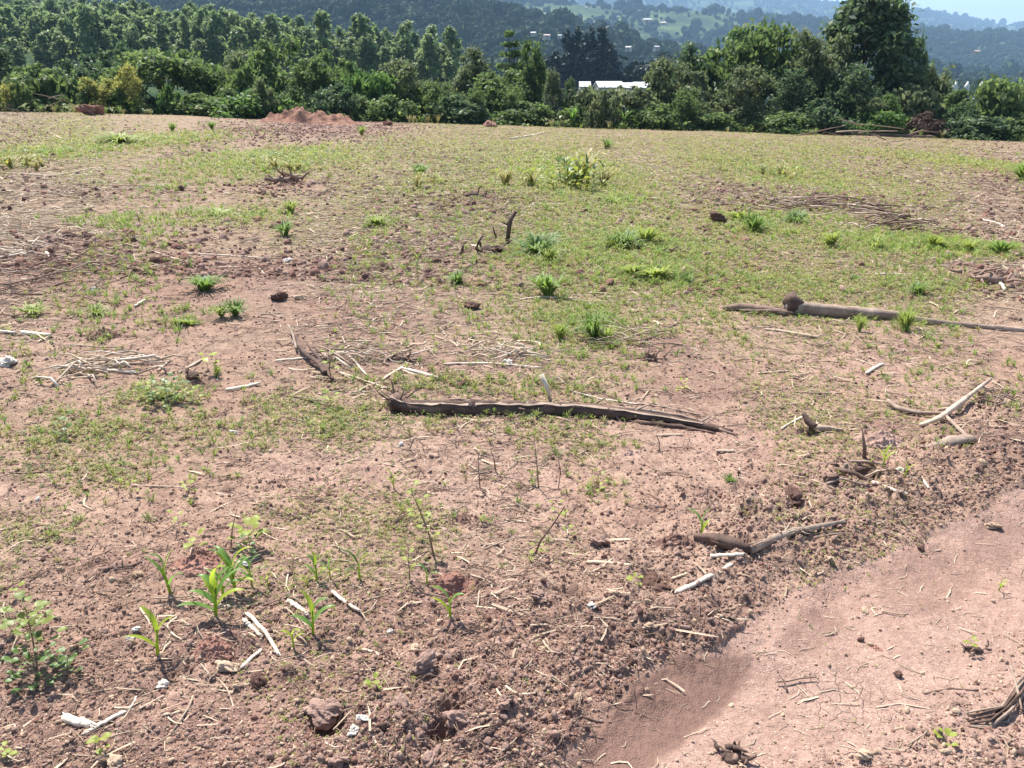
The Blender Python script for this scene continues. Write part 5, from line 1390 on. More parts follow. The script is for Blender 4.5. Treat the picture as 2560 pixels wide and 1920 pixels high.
# forked pale branch pile by the verge
root = tag(empty('forked_branch', (0, 0, 0)), uniq('pale forked branch lying crosswise beside the verge, one arm raised'), 'branch')
for k, (px, ds, zs, m) in enumerate([([(2217, 1014), (2245, 1030), (2290, 1041), (2362, 1046)], [10, 11, 11, 9], [.02, .012, .012, .02], 'grey_wood'),
                                     ([(2300, 1072), (2345, 1060), (2395, 1030), (2450, 994), (2470, 980)], [10, 12, 13, 10, 7], [.01, .02, .04, .07, .08], 'stalk'),
                                     ([(2361, 1052), (2390, 1078), (2420, 1108)], [9, 10, 12], [.02, .015, .012], 'grey_wood'),
                                     ([(2345, 1035), (2390, 1036), (2410, 1018)], [8, 9, 8], [.02, .03, .04], 'stalk'),
                                     ([(2450, 1020), (2478, 1046), (2486, 1020), (2500, 990)], [5, 5, 4, 3], [.01, .01, .03, .05], 'twig'),
                                     ([(2478, 1046), (2460, 1066)], [4, 3], [.01, .0], 'twig')]):
    mb = MB(); limb(mb, px, ds, zs, 20 + k, .1, 8, .02, .1); link('arm' if k < 3 else 'twig', mb.mesh('branch_arm', M[m]), root)
root = tag(empty('dark_slab', (0, 0, 0)), uniq('dark sided pale root slab below the forked branch'), 'root')
mb = MB(); limb(mb, [(2315, 1124), (2360, 1118), (2400, 1112), (2428, 1108)], [12, 24, 36, 26], [0, 0, 0, 0], 31, .25, 10, .02, .3); link('slab', mb.mesh('slab', M['grey_wood']), root)
shoots(root, gp(2425, 1115), 7, .13, 'dark_bark', 32, 'root', .2, .006, 1, (.5, -.6, 0))
root = tag(empty('fork_stick', (0, 0, 0)), uniq('forked dark branch with upright snag on the soil above the broken stump'), 'branch')
for k, (px, ds, zs, m) in enumerate([([(2004, 1064), (2018, 1074), (2035, 1082)], [12, 18, 20], [.06, .03, .01], 'dark_bark'), ([(2035, 1082), (2070, 1080), (2108, 1083)], [14, 11, 8], [.01, .012, .008], 'grey_wood'), ([(2018, 1080), (2022, 1092)], [12, 6], [.01, .0], 'dark_bark')]):
    mb = MB(); limb(mb, px, ds, zs, 40 + k, .2, 8, .015, .1); link('arm', mb.mesh('fork_arm', M[m]), root)

# broken stump with upright slabs
root = tag(empty('broken_stump', (0, 0, 0)), uniq('broken stump with upright splintered slabs between the maize sprouts at the verge'), 'stump')
def block(px, py, w, h, d, mat, name, lean=(0, 0), seed=0):
    p = gp(px, py); k = m_per_px(p); w *= k; h *= k / .85; d *= k
    r = random.Random(seed); mb = MB(); n = 4; V = []
    ring = []
    for j in range(n + 1):
        f = j / n; sx = 1 - .25 * f; row_ = []
        for (a, b) in ((-1, -1), (0, -1.15), (1, -1), (1, 1), (0, 1.1), (-1, 1)):
            row_.append((p.x + a * w * .5 * sx + lean[0] * k * f + r.uniform(-.1, .1) * w, p.y + b * d * .5 * sx + lean[1] * k * f + r.uniform(-.1, .1) * d, p.z - .01 + h * f + (r.uniform(-.12, .12) * h if j == n else 0)))
        V += row_
    F = []
    for j in range(n):
        for q in range(6): F.append((j * 6 + q, j * 6 + (q + 1) % 6, (j + 1) * 6 + (q + 1) % 6, (j + 1) * 6 + q))
    F.append(tuple(n * 6 + q for q in range(6)))
    mb.add(V, F); return link(name, mb.mesh(name, M[mat], False), root)
block(2107, 1186, 14, 30, 12, 'grey_wood', 'slab', (6, 4), 1)
block(2076, 1212, 36, 17, 22, 'dark_bark', 'slab', (2, 2), 2)
block(2150, 1182, 40, 12, 20, 'dark_bark', 'slab', (-4, 4), 3)
block(2184, 1190, 24, 13, 20, 'dark_bark', 'slab', (4, 2), 4)
block(2090, 1170, 22, 12, 16, 'dark_bark', 'slab', (-6, 3), 5)
shoots(root, gp(2130, 1190), 10, .10, 'twig', 44, 'root', .5, .005)
mb = MB(); limb(mb, [(2100, 1228), (2130, 1222), (2180, 1208)], [8, 14, 10], [0, 0, .01], 45, .2, 8, .015); link('root', mb.mesh('root_piece', M['dark_bark']), root)
for k, (px_, ds_, m_) in enumerate([([(2050, 1222), (2100, 1214), (2160, 1220)], [6, 8, 5], 'grey_wood'), ([(2120, 1160), (2160, 1172), (2215, 1168)], [7, 9, 6], 'grey_wood'), ([(2085, 1180), (2130, 1200), (2200, 1222)], [8, 10, 5], 'dark_bark'), ([(2140, 1208), (2190, 1196), (2240, 1180)], [5, 6, 3], 'stalk'), ([(2095, 1150), (2115, 1175), (2125, 1205)], [6, 8, 6], 'twig')]):
    mb = MB(); limb(mb, px_, ds_, [.01, .03, .01], 150 + k, .25, 7, .015); link('root', mb.mesh('root_piece', M[m_]), root)

def standing(pts_px, dias, mat, label, name, cat, base=None, group=None):
    """an upright stem: first pixel is its foot, the others are seen at the same distance"""
    b = gp(*pts_px[0]); P = [b - Vector((0, 0, .02))]
    for (px, py) in pts_px[1:]:
        d = ray(px, py); t = b.y / d[1]; P.append(Vector((d[0] * t, b.y + random.uniform(-.01, .01), CAM_H + d[2] * t)))
    R = [d * .5 * m_per_px(b) for d in dias]
    o = b; mb = MB(); mb.tube(P, R, 7, .12)
    ob = link(name, mb.mesh(name, M[mat], True, o)); ob.location = o
    return tag(ob, uniq(label), cat, group), P
standing([(2161, 1150), (2160, 1118), (2157, 1072)], [13, 9, 3], 'twig', 'upright split splinter behind the broken stump', 'upright_splinter', 'splinter')
ob, P = standing([(1268, 612), (1274, 560), (1280, 545), (1290, 529)], [11, 12, 9, 9], 'dark_bark', 'standing dead dark stem among the weeds in mid field', 'dead_sapling', 'sapling')
for k, (dx, dz) in enumerate([(-.09, .04), (.03, .08)]):
    q = P[2] - P[0]; mb = MB(); mb.tube([(0, 0, q.z * .7), (dx, .01, q.z * .7 + dz)], [.012, .004], 5); link('snag', mb.mesh('snag', M['dark_bark']), ob)
standing([(1243, 598), (1236, 580), (1232, 566)], [6, 5, 3], 'dark_bark', 'short dark snag beside the standing dead stem', 'dead_sapling', 'sapling')
standing([(1155, 642), (1156, 625), (1158, 612)], [8, 7, 4], 'dark_bark', 'outermost short dark peg of the tangle below the standing dead stem', 'dead_peg', 'peg')
standing([(1203, 622), (1201, 610), (1199, 602)], [7, 6, 4], 'dark_bark', 'short dark peg behind the pale chip of the tangle', 'dead_peg', 'peg')
standing([(1378, 1000), (1366, 965), (1354, 938)], [9, 11, 12], 'bone', 'pale leaning peg standing in the weeds behind the long dark log', 'leaning_peg', 'peg')
standing([(1336, 1384), (1350, 1352), (1385, 1310), (1412, 1262)], [6, 5, 4, 3], 'twig', 'leaning bare brown sapling on the pink soil', 'bare_sapling', 'sapling')
for k, (px, lab) in enumerate([([(1347, 1222), (1343, 1170), (1334, 1085)], 'tallest thin bare shoot on the pink soil below the long dark log'), ([(1395, 1222), (1401, 1180), (1394, 1135)], 'bare shoot next to the tallest one on the pink soil'),
                               ([(1201, 1224), (1197, 1180), (1196, 1130)], 'curved bare shoot on the pink soil, away from the tallest one'), ([(1240, 1180), (1236, 1150), (1226, 1120)], 'short bare shoot between curved and tallest shoots'),
                               ([(575, 1370), (582, 1320), (590, 1275)], 'thin bare shoot behind the broad yellow leaved weed'), ([(1020, 1130), (1033, 1100), (1046, 1090)], 'small bare shoot on the weedy soil under the long log'),
                               ([(820, 930), (826, 905), (825, 880)], 'thin pale shoot rising through the pale stalks before the log roots'), ([(10, 1250), (18, 1270), (22, 1290)], 'bent dry shoot at the picture edge on the pale soil'),
                               ([(1650, 1130), (1648, 1105), (1640, 1085)], 'thin dry shoot under the thin end of the long log'), ([(1468, 470), (1470, 440), (1466, 385)], 'tall dark seed stalk standing in the tall weed patch'), ([(350, 560), (346, 545), (340, 530)], 'little bent shoot in the stubble beyond the brown twig heap')]):
    standing(px, [3.5, 3, 1.5] if k != 9 else [6, 9, 4], 'twig' if k != 9 else 'weed_dark', lab, 'bare_shoot', 'shoot', group='bare shoots')

# ---- root stumps, hollow stump
def root_clump(px, py, wpx, label, n=14, mat='dark_bark', up=.9, L=1.0, name='root_stump', cat='stump', seed=1, core=True, rad=.085):
    p = gp(px, py); w = wpx * m_per_px(p)
    root = tag(empty(name, p), uniq(label), cat)
    if core:
        V, F = ico(2); V = V * (1 + .4 * vnoise(V[:, 0] * 2 + seed, V[:, 1] * 2 + V[:, 2], seed))[:, None] * w * .24 * np.array([1.1, .9, .6]) + np.array([0, 0, w * .06])
        link('core', np_mesh('root_core', V, F, M[mat]), root)
    r = random.Random(seed)
    for k in range(n):
        th = r.uniform(0, 6.28); d = Vector((math.cos(th) + .5 * math.cos(seed), math.sin(th) * .7, r.uniform(-.1, up))).normalized(); pts = [Vector((r.gauss(0, .22) * w, r.gauss(0, .18) * w, w * r.uniform(.02, .16)))]
        for q in range(4):
            d = (d + Vector((r.uniform(-.8, .8), r.uniform(-.8, .8), r.uniform(-.5, .35)))).normalized(); pts.append(pts[-1] + d * w * r.uniform(.06, .17) * L); pts[-1].z = max(pts[-1].z, .004)
        mb = MB(); b = w * rad * r.uniform(.4, .8); mb.tube(pts, [b, b * .8, b * .6, b * .4, b * .15], 6, .12); link('root', mb.mesh('root', M[mat if k % 3 else 'twig']), root)
    return root
root_clump(1688, 636, 56, 'dark root stump beside the yellow green grass in mid field', 12, seed=2)
root_clump(480, 944, 66, 'hollow dark stump at the back of the weedy patch', 6, seed=3, up=.2)
root_clump(1625, 898, 70, 'purple brown root tangle at the end of the thin branch', 18, 'twig', seed=4)
root_clump(2475, 706, 110, 'red brown root heap close to the picture edge', 20, 'twig', seed=5, L=1.2)
root_clump(1222, 632, 90, 'low dark tangle at the foot of the standing dead stem', 16, seed=6, up=.3, L=1.3)
root_clump(1000, 905, 70, 'dark root clump behind the stout pale stalk', 12, seed=7, up=.5)
root_clump(1825, 1895, 80, 'gnarled dark stump with looped root at the bottom of the track', 12, seed=8, up=1.3, rad=.16)
root_clump(2552, 1890, 60, 'dark stump cut by the bottom corner of the picture', 8, seed=9)
root_clump(2440, 1628, 60, 'tuft of dark dead roots on the pebbly track above the curved bundle', 10, seed=10, up=.4)
root_clump(2080, 1345, 60, 'dark root clump at the raised end of the sagging root', 10, seed=11, up=.4)
root_clump(710, 458, 90, 'purple brown root heap in front of the grassy patch', 16, 'twig', seed=12, up=.4, L=1.2)
root_clump(1180, 492, 60, 'small dark root clump on the purple soil in the far field', 9, seed=13, up=.5)

root_clump(330, 605, 50, 'dark root bits at the back of the brown twig heap', 8, seed=15, up=.3)
root_clump(2540, 800, 40, 'dark clump behind the thin end of the fallen trunk', 8, 'twig', seed=16)

# curved bundle of roots on the track
root = tag(empty('root_bundle', (0, 0, 0)), uniq('curved bundle of dark roots lying on the track at the picture edge'), 'root')
for k in range(11):
    o_ = k * 3 + random.uniform(-9, 9)
    mb = MB(); limb(mb, [(2410 + o_ * .6, 1792 + o_ * .9), (2460 + o_ * .5, 1797 + o_), (2505 + o_ * .4, 1775 + o_ + random.uniform(-9, 9)), (2540 + o_ * .3, 1735 + o_ * .9), (2570, 1690 + o_ * .8)], [3, 6, 6, 5, 3], [.0, random.uniform(0, .03), random.uniform(0, .03), random.uniform(0, .04), .01], 60 + k, .15, 6, .02, .0); link('root', mb.mesh('bundle_root', M['dark_bark' if k % 2 else 'grey_wood']), root)
mb = MB(); limb(mb, [(2517, 1700), (2535, 1740), (2550, 1790)], [7, 7, 5], [.05, .03, .02], 70, .1, 6, .02, 0); link('root', mb.mesh('bundle_root', M['grey_wood']), root)

# forked dark branch left of the long log
root = tag(empty('forked_dark_branch', (0, 0, 0)), uniq('forked dark branch slanting down among the pale stalks before the log roots'), 'branch')
for k, (px, ds, zs) in enumerate([([(742, 862), (752, 885), (772, 908), (800, 925), (815, 945)], [7, 11, 13, 14, 13], [.05, .04, .03, .025, .015]), ([(770, 880), (790, 905), (812, 930), (832, 958)], [6, 9, 12, 9], [.05, .04, .03, .01]), ([(724, 835), (735, 860), (742, 885)], [5, 6, 6], [.06, .05, .03])]):
    mb = MB(); limb(mb, px, ds, zs, 80 + k, .12, 8, .02, .0); link('branch', mb.mesh('dark_branch', M['dark_bark' if k < 2 else 'grey_wood']), root)
# sprig on the track
root = tag(empty('forked_sprig', (0, 0, 0)), uniq('small forked sprig lying on the pebbly track'), 'twig')
for k, (px, ds, zs) in enumerate([([(1940, 1713), (1970, 1712), (2000, 1704), (2040, 1702)], [4, 5, 5, 3], [.01] * 4), ([(1968, 1732), (1958, 1718), (1945, 1708)], [7, 5, 3], [.0, .02, .03])]):
    mb = MB(); limb(mb, px, ds, zs, 90 + k, .1, 6, .01, 0); link('arm', mb.mesh('sprig_arm', M['twig']), root)

# heaps of twigs: countable only as heaps
def twig_heap(px, py, wpx, hpx, n, label, mats, height, seed, name='twig_heap', thick=.006, L=.35, wild=.6):
    p = gp(px, py); k = m_per_px(p); w = wpx * k; q = gp(px, py - hpx * .5); q2 = gp(px, py + hpx * .5); dp = abs(q.y - q2.y)
    root = tag(empty(name, p), uniq(label), 'brush heap')
    r = random.Random(seed)
    for k in range(n):
        a = r.gauss(0, .28) * w; b = r.gauss(0, .28) * dp; th = r.gauss(0, wild) + (math.pi if r.random() < .5 else 0)
        x, y = p.x + a, p.y + b; z = hz(x, y) - p.z
        hh = height * max(0, 1 - (2 * a / w) ** 2) * r.uniform(0, 1)
        d = Vector((math.cos(th), math.sin(th) * .8, r.uniform(-.12, .30)))
        l = L * r.uniform(.4, 1.3); c = Vector((a, b, z + hh + thick))
        pts = [c - d * l * .5, c - d * l * .15 + Vector((0, r.uniform(-.04, .04), .02)), c + d * l * .2 + Vector((0, r.uniform(-.04, .04), .03)), c + d * l * .5]
        for v in pts: v.z = max(v.z, z + thick * .6)
        mb = MB(); t = thick * r.uniform(.5, 1.5); mb.tube(pts, [t, t * .9, t * .7, t * .3], 5, .1); link('twig', mb.mesh('twig', M[mats[k % len(mats)]]), root)
twig_heap(120, 690, 420, 140, 90, 'wide heap of brown fanned twigs at the picture edge', ['twig', 'twig', 'stalk', 'dark_bark'], .06, 1, thick=.0055, L=.42, wild=1.0)
twig_heap(270, 925, 190, 60, 40, 'heap of pinkish straw and split husks near the picture edge', ['stalk', 'bone', 'straw'], .05, 2, 'straw_heap', .007, .3)
twig_heap(1560, 850, 260, 60, 34, 'loose drift of pale twigs before the knobbed trunk', ['stalk', 'twig', 'straw'], .04, 3, 'twig_drift', .005, .3)
twig_heap(1275, 893, 150, 36, 26, 'small nest of pale husks around the white husk', ['stalk', 'straw', 'bone'], .05, 4, 'husk_nest', .006, .2)
twig_heap(430, 275, 260, 26, 90, 'grey purple brushwood heap along the foot of the yellow trees', ['twig', 'grey_wood', 'dark_bark'], 1.1, 5, 'brushwood_heap', .035, 2.6)
twig_heap(1890, 320, 130, 26, 50, 'fallen bare limbs in front of the light olive bushy tree', ['grey_wood', 'twig'], 1.2, 6, 'brushwood_heap', .04, 2.6)
twig_heap(2050, 520, 330, 40, 70, 'long strip of red roots and twigs in the far field', ['twig', 'dark_bark', 'stalk'], .1, 7, 'root_strip', .012, .6)
twig_heap(2240, 570, 200, 40, 60, 'brushy hump of roots and twigs in the far field', ['twig', 'dark_bark', 'stalk'], .16, 14, 'brush_hump', .010, .5)
twig_heap(60, 630, 120, 40, 20, 'pale husks at the back corner of the brown twig heap', ['stalk', 'bone'], .05, 8, 'husk_nest', .009, .35)
twig_heap(1370, 640, 60, 30, 10, 'dry twigs under the pale green grass beside the dead stem', ['twig', 'stalk'], .03, 9, 'twig_drift', .006, .3)
twig_heap(2480, 1000, 150, 60, 26, 'loose twigs and sticks on the rough bank at the picture edge', ['twig', 'stalk', 'grey_wood'], .03, 10, 'twig_drift', .004, .2)
twig_heap(880, 900, 180, 40, 26, 'tangle of pale stems ahead of the log roots', ['stalk', 'twig', 'bone'], .05, 11, 'twig_drift', .005, .3)
# log at the far edge
root = tag(empty('edge_log', (0, 0, 0)), uniq('long brown log lying along the field edge below the brownish bush'), 'log')
a, b, c, d_ = [at(px, py, 60.2) for px, py in ((2080, 346), (2180, 352), (2260, 348), (2335, 346))]
for q in (a, b, c, d_): q.z = hz(q.x, q.y) + .1
mb = MB(); mb.tube(resample([a, b, c, d_], .4), .12, 8, .3); link('trunk', mb.mesh('edge_log_trunk', M['twig']), root)
mb = MB(); mb.tube([c, c.lerp(d_, .6) + Vector((0, .3, .35)), d_ + Vector((.3, .2, .3))], [.09, .07, .05], 7, .2); link('branch', mb.mesh('edge_log_branch', M['twig']), root)

# ---- earth mound at the field edge
def mound():
    p = gp(762, 312); p.y = 52; d = ray(762, 312); p.x = d[0] / d[1] * 52
    n = 90; xs = np.linspace(-4.2, 4.2, n); ysm = np.linspace(-2.2, 2.2, 46)
    X, Y = np.meshgrid(xs, ysm)
    h = .62 * np.exp(-((X - .35) / .85) ** 4 - ((Y - .2) / 1.0) ** 2) + .45 * np.exp(-((X + 1.2) / 1.2) ** 4 - (Y / 1.1) ** 2) + .45 * np.exp(-((X - 1.9) / 1.1) ** 4 - (Y / 1.0) ** 2) - .35 * np.exp(-((X - .3) / .5) ** 2 - ((Y + 1.0) / .5) ** 2)
    w1, b1 = worley(X / .5, Y / .5, 9); w2, b2 = worley(X / .22, Y / .22, 8)
    h = h * (.95 + .55 * fbm(X * 1.6, Y * 1.6, 4, 6, .6)) + (.5 * b1 * np.clip(.6 - w1, 0, 1) + .25 * b2 * np.clip(.6 - w2, 0, 1)) * np.clip(h * 3, 0, 1)
    edge = np.clip(1.0 - np.maximum(np.abs(X) / 4.2, np.abs(Y) / 2.2), 0, 1)
    Z = H(X.ravel() + p.x, Y.ravel() + p.y, False).reshape(X.shape) - p.z - .10 + h + .1 * np.clip(edge * 6, 0, 1)
    V = np.stack([X.ravel(), Y.ravel(), Z.ravel()], 1); idx = np.arange(X.size).reshape(X.shape)
    F = np.stack([idx[:-1, :-1].ravel(), idx[:-1, 1:].ravel(), idx[1:, 1:].ravel(), idx[1:, :-1].ravel()], 1)
    t = NT("red_mound_earth"); co = t.n("ShaderNodeTexCoord").outputs["Object"]
    f = t.noise(co, 3, 5, .65)
    m = t.done(t.bsdf(t.mix(t.ramp(f, [(.38, 0), (.62, 1)]), (0.14, 0.07, 0.05), (0.30, 0.17, 0.12)), 1.0, f, .8, .1, .1))
    ob = link('earth_mound', np_mesh('earth_mound', V, F, m)); ob.location = p
    tag(ob, uniq('heap of dug red earth rising at the field edge'), 'mound')
mound()

# ---- stones and clods that can be told apart
def rough_lump(seed):
    V, F = ico(5); r = np.random.RandomState(seed)
    d = 1 + .38 * vnoise(V[:, 0] * 1.5 + seed * 3.1 + V[:, 2], V[:, 1] * 1.5 + V[:, 2] * 1.3, seed) + .26 * vnoise(V[:, 0] * 3.5 + seed + V[:, 2] * 3, V[:, 1] * 3.5 - V[:, 2] * 2, seed + 1)
    w, b = worley(V[:, 0] * 4.5 + V[:, 2] * 3.1, V[:, 1] * 4.5 - V[:, 2] * 2.7 + seed, seed + 2)
    d = d + .32 * (b - .3) * np.clip(.65 - w, 0, 1) + .07 * vnoise(V[:, 0] * 14 + V[:, 2] * 9, V[:, 1] * 14 + V[:, 2] * 11, seed + 4)
    return np_mesh("clod", V * d[:, None] * np.array([1, r.uniform(.7, .95), r.uniform(.55, .8)]), F, M['clod'])
CL = [rough_lump(100 + s) for s in range(6)]
def lump(px, py, rpx, mat, label, name='clod', cat='clod', flat=1.0, wide=1.0, seed=0, group=None, sink=.2):
    p = gp(px, py + rpx * .5); k = rpx * m_per_px(p) * 1.05
    me = CL[seed % 6].copy(); me.materials[0] = M[mat]
    ob = link(name, me); ob.location = p + Vector((0, 0, k * flat * .7 * (1 - sink) - k * .1)); ob.scale = (k * wide, k * .95, k * flat)
    ob.rotation_euler = (random.uniform(-.4, .4), random.uniform(-.4, .4), random.uniform(0, 6.28) if wide == 1 else random.uniform(-.3, .3))
    tag(ob, uniq(label), cat, group); return ob
def crumb_heap(px, py, rpx, mat, label, flat, seed):
    p = gp(px, py + rpx * .3); R_ = rpx * m_per_px(p); n = 80
    X, Y = np.meshgrid(np.linspace(-1.25, 1.25, n), np.linspace(-1.25, 1.25, n))
    q = np.sqrt(X ** 2 + Y ** 2) * (1 + .35 * fbm(X * 1.4 + seed, Y * 1.4, 3, seed))
    w1, b1 = worley(X / .30 + seed + .3 * vnoise(X * 4, Y * 4, 2), Y / .30, seed); w2, b2 = worley(X / .13 + seed, Y / .13 + .4 * vnoise(X * 9, Y * 9, 3), seed + 3)
    e = np.clip(1.15 - q, 0, 1)
    h = R_ * (.9 * flat * e * (1 + .6 * fbm(X * 2 + seed, Y * 2, 3, seed + 9)) + np.minimum(e * 3, 1) * ((.34 * b1 * np.clip(.6 - w1, 0, 1) + .2 * b2 * np.clip(.6 - w2, 0, 1) + .05 * fbm(X * 9, Y * 9, 3, 5))))
    gx, gy = X * R_, Y * R_ * .8
    Z = H(gx.ravel() + p.x, gy.ravel() + p.y, False).reshape(X.shape) - p.z + h - .018 * R_ / .05 * (q > 1.02) - .004
    V = np.stack([gx.ravel(), gy.ravel(), Z.ravel()], 1); idx = np.arange(X.size).reshape(X.shape)
    F = np.stack([idx[:-1, :-1].ravel(), idx[:-1, 1:].ravel(), idx[1:, 1:].ravel(), idx[1:, :-1].ravel()], 1)
    F = F[(q.ravel()[F] < 1.2).any(1)]
    ob = link('crumb_heap', np_mesh('crumb_heap', V, F, M[mat if seed % 2 else ('clod' if mat == 'clod_red' else mat)])); ob.location = p
    tag(ob, uniq(label), 'earth heap', 'clods of earth')
GS = 'pale stones on the soil'; GC = 'clods of earth'
for i, a in enumerate([
    (568, 1666, 19, 'pebble', 'large pale lump stone next to the pointed white sliver'), (408, 1716, 15, 'white_stone', 'blocky white stone above the thin straws'), (326, 1603, 11, 'white_stone', 'white stone between the leafy bush and the bent maize seedling'),
    (344, 1588, 8, 'white_stone', 'small white stone touching the white stone by the bent maize seedling'), (595, 1720, 10, 'pebble', 'pale round stone above the dark capped clod'), (548, 1722, 9, 'pebble', 'pale stone close below the large lump stone'), (610, 1413, 10, 'white_stone', 'white oval stone caught in the largest maize clump'),
    (288, 1908, 20, 'pebble', 'tan stone at the bottom edge below the thick cut stalk'), (39, 1697, 9, 'pebble', 'pale stone at the picture edge under the leafy bush'), (346, 1436, 10, 'pebble', 'pale pebble beside the short dark branch'), (153, 1425, 9, 'pebble', 'pale pebble alone on the crumbly soil near the picture edge'),
    (885, 1826, 16, 'white_stone', 'white flat stone lying in the sunlit lip of the pit'), (908, 1805, 13, 'white_stone', 'white stone behind the flat one at the pit'), (1445, 1746, 12, 'pebble', 'pale pebble on the verge above the brown stick'), (1480, 1526, 12, 'white_stone', 'whitish stone under the propped pinkish stalk'), (1620, 1577, 9, 'pebble', 'pale pebble on the bank below the long clean stick'),
    (976, 1578, 10, 'white_stone', 'greenish white pebble before the maize seedling'), (1040, 1620, 14, 'pebble', 'tan pebble above the round dark clod'), (2481, 1314, 13, 'pebble', 'tan stone at the far part of the track'), (2161, 1526, 9, 'pebble', 'small pale stone on the smooth mud of the track'), (2069, 1402, 13, 'pebble', 'pale stone at the verge below the sagging root'),
    (2159, 1895, 17, 'pebble', 'tan stone at the bottom of the pebbly track'), (2361, 1882, 11, 'pebble', 'pale stone at the bottom of the track beside the yellow weed'), (719, 650, 11, 'white_stone', 'bright white stone at the end of the long thin straw'), (748, 745, 11, 'pebble', 'pinkish white stone beside the dark clod in mid field'), (233, 725, 8, 'white_stone', 'white pebble in the brown twig heap'),
    (18, 905, 22, 'white_stone', 'big white stone cut by the picture edge'), (1064, 471, 9, 'pebble', 'pale pebble alone in the far field'), (1002, 1113, 8, 'white_stone', 'white pebble on the weedy soil below the log roots'), (900, 1102, 7, 'pebble', 'pale pebble just left of the white pebble below the log roots'), (585, 1080, 8, 'white_stone', 'white pebble on the olive soil before the crooked stick'),
    (2250, 1175, 9, 'white_stone', 'pale pebble past the maize sprouts of the broken stump'), (2455, 1165, 10, 'pebble', 'pale stone on the rough bank by the picture edge'), (2190, 1032, 9, 'pebble', 'flat pale stone at the tip of the forked branch'), (95, 1250, 7, 'white_stone', 'white pebble near the arched vine stem'), (1270, 904, 15, 'white_stone', 'white crumpled husk shining above the level pale stalk')]):
    lump(a[0], a[1], a[2], a[3], a[4], 'stone' if 'husk' not in a[4] else 'white_husk', 'stone' if 'husk' not in a[4] else 'husk', .85, 1.0 if i % 3 else 1.25, i, GS if 'husk' not in a[4] else None)
for i, a in enumerate([
    (645, 1702, 20, 'clod_dark', 'dark capped clod below the pointed sliver', 1), (533, 1615, 36, 'clod_red', 'reddish heap of crumbs below the largest maize clump', .6), (1060, 1666, 30, 'clod', 'round dark hollow clod below the curved husk', 1), (1262, 1771, 24, 'clod', 'upturned clod at the verge above the dark silt', 1), (1142, 1802, 26, 'clod', 'shaggy clod at the deep pit edge', 1.1), (1075, 1896, 20, 'clod', 'clod at the bottom edge under the deep pit', .9),
    (816, 1772, 42, 'clod', 'large clod forming the back lip of the pit', .8), (1624, 1456, 26, 'clod_dark', 'dark lump coloured as the shadow in the hollow under the propped stalk', .8), (1660, 1474, 22, 'clod_dark', 'second dark lump coloured as hollow shadow next to the long clean stick', .8), (1157, 960, 14, 'clod_dark', 'small dark clod behind the long dark log', .8), (1177, 762, 19, 'clod_dark', 'flat dark clod below the spiky grass tuft', .7), (700, 743, 18, 'clod_dark', 'dark clod beside the pinkish white stone', .8),  # two lumps by the propped stalk: hole shadow put into dark clod colour
    (451, 471, 12, 'clod_dark', 'single dark clod in the far field', .9), (1793, 547, 22, 'clod_dark', 'large dark clod beside the far grass tufts', .8), (1150, 705, 12, 'clod_dark', 'dark clod at the foot of the bright sprout in mid field', .7), (2301, 1372, 9, 'clod_dark', 'round dark pebble clod on the smooth track', 1), (2245, 1685, 10, 'clod_dark', 'dark clod on the pebbly track beyond the sprig', .9), (2190, 1617, 13, 'clod_red', 'flat red clod on the track above the pebbles', .5),
    (2200, 1090, 44, 'clod_red', 'red heap of crumbs beside the forked branch', .45), (490, 1395, 44, 'clod_red', 'reddish crumbly hump under the maize seedlings', .4), (700, 560, 20, 'clod_red', 'red clod before the middle grass tufts', .7), (850, 1893, 24, 'clod', 'clod at the bottom edge near the pit', .8), (1000, 1760, 18, 'clod', 'shaded clod between pit and round clod', .8), (1350, 1500, 18, 'clod', 'lumpy clod left of the shaded hollow', .8), (1245, 1600, 22, 'clod', 'clod behind the trodden soil patch', .6),
    (1130, 1468, 46, 'clod_red', 'hump of red crumbs behind the maize seedling', .5), (260, 828, 34, 'clod_dark', 'row of dark clod bits above the straw heap', .35), (1500, 1350, 24, 'clod', 'clod among the rough soil behind the propped stalk', .7), (1690, 1350, 38, 'clod_dark', 'dark crumbly clod at the butt of the sagging root', .55), (1980, 1243, 26, 'clod_dark', 'arched dark clod near the broken stump', .7), (2150, 1600, 8, 'clod_dark', 'little dark clod on the smooth mud', .9),
    (1570, 1130, 20, 'clod', 'pair of crumbs on the pink soil below the log end', .5), (1160, 1290, 22, 'clod_dark', 'dark broken clod between the bare shoots and tall weed stem', .5), (230, 273, 30, 'clod_red', 'red lump at the foot of the yellow trees', .7), (1225, 310, 16, 'clod_red', 'red lump on the field edge below the layered tree', .7), (970, 308, 12, 'clod_red', 'small red lump on the field edge past the mound', .7)]):
    if a[5] <= .6: crumb_heap(a[0], a[1], a[2] * 1.35, a[3], a[4], a[5], i)
    else: lump(a[0], a[1], a[2], a[3], a[4], 'earth_clod', 'clod', a[5], 1.0, i + 2, GC, .1)

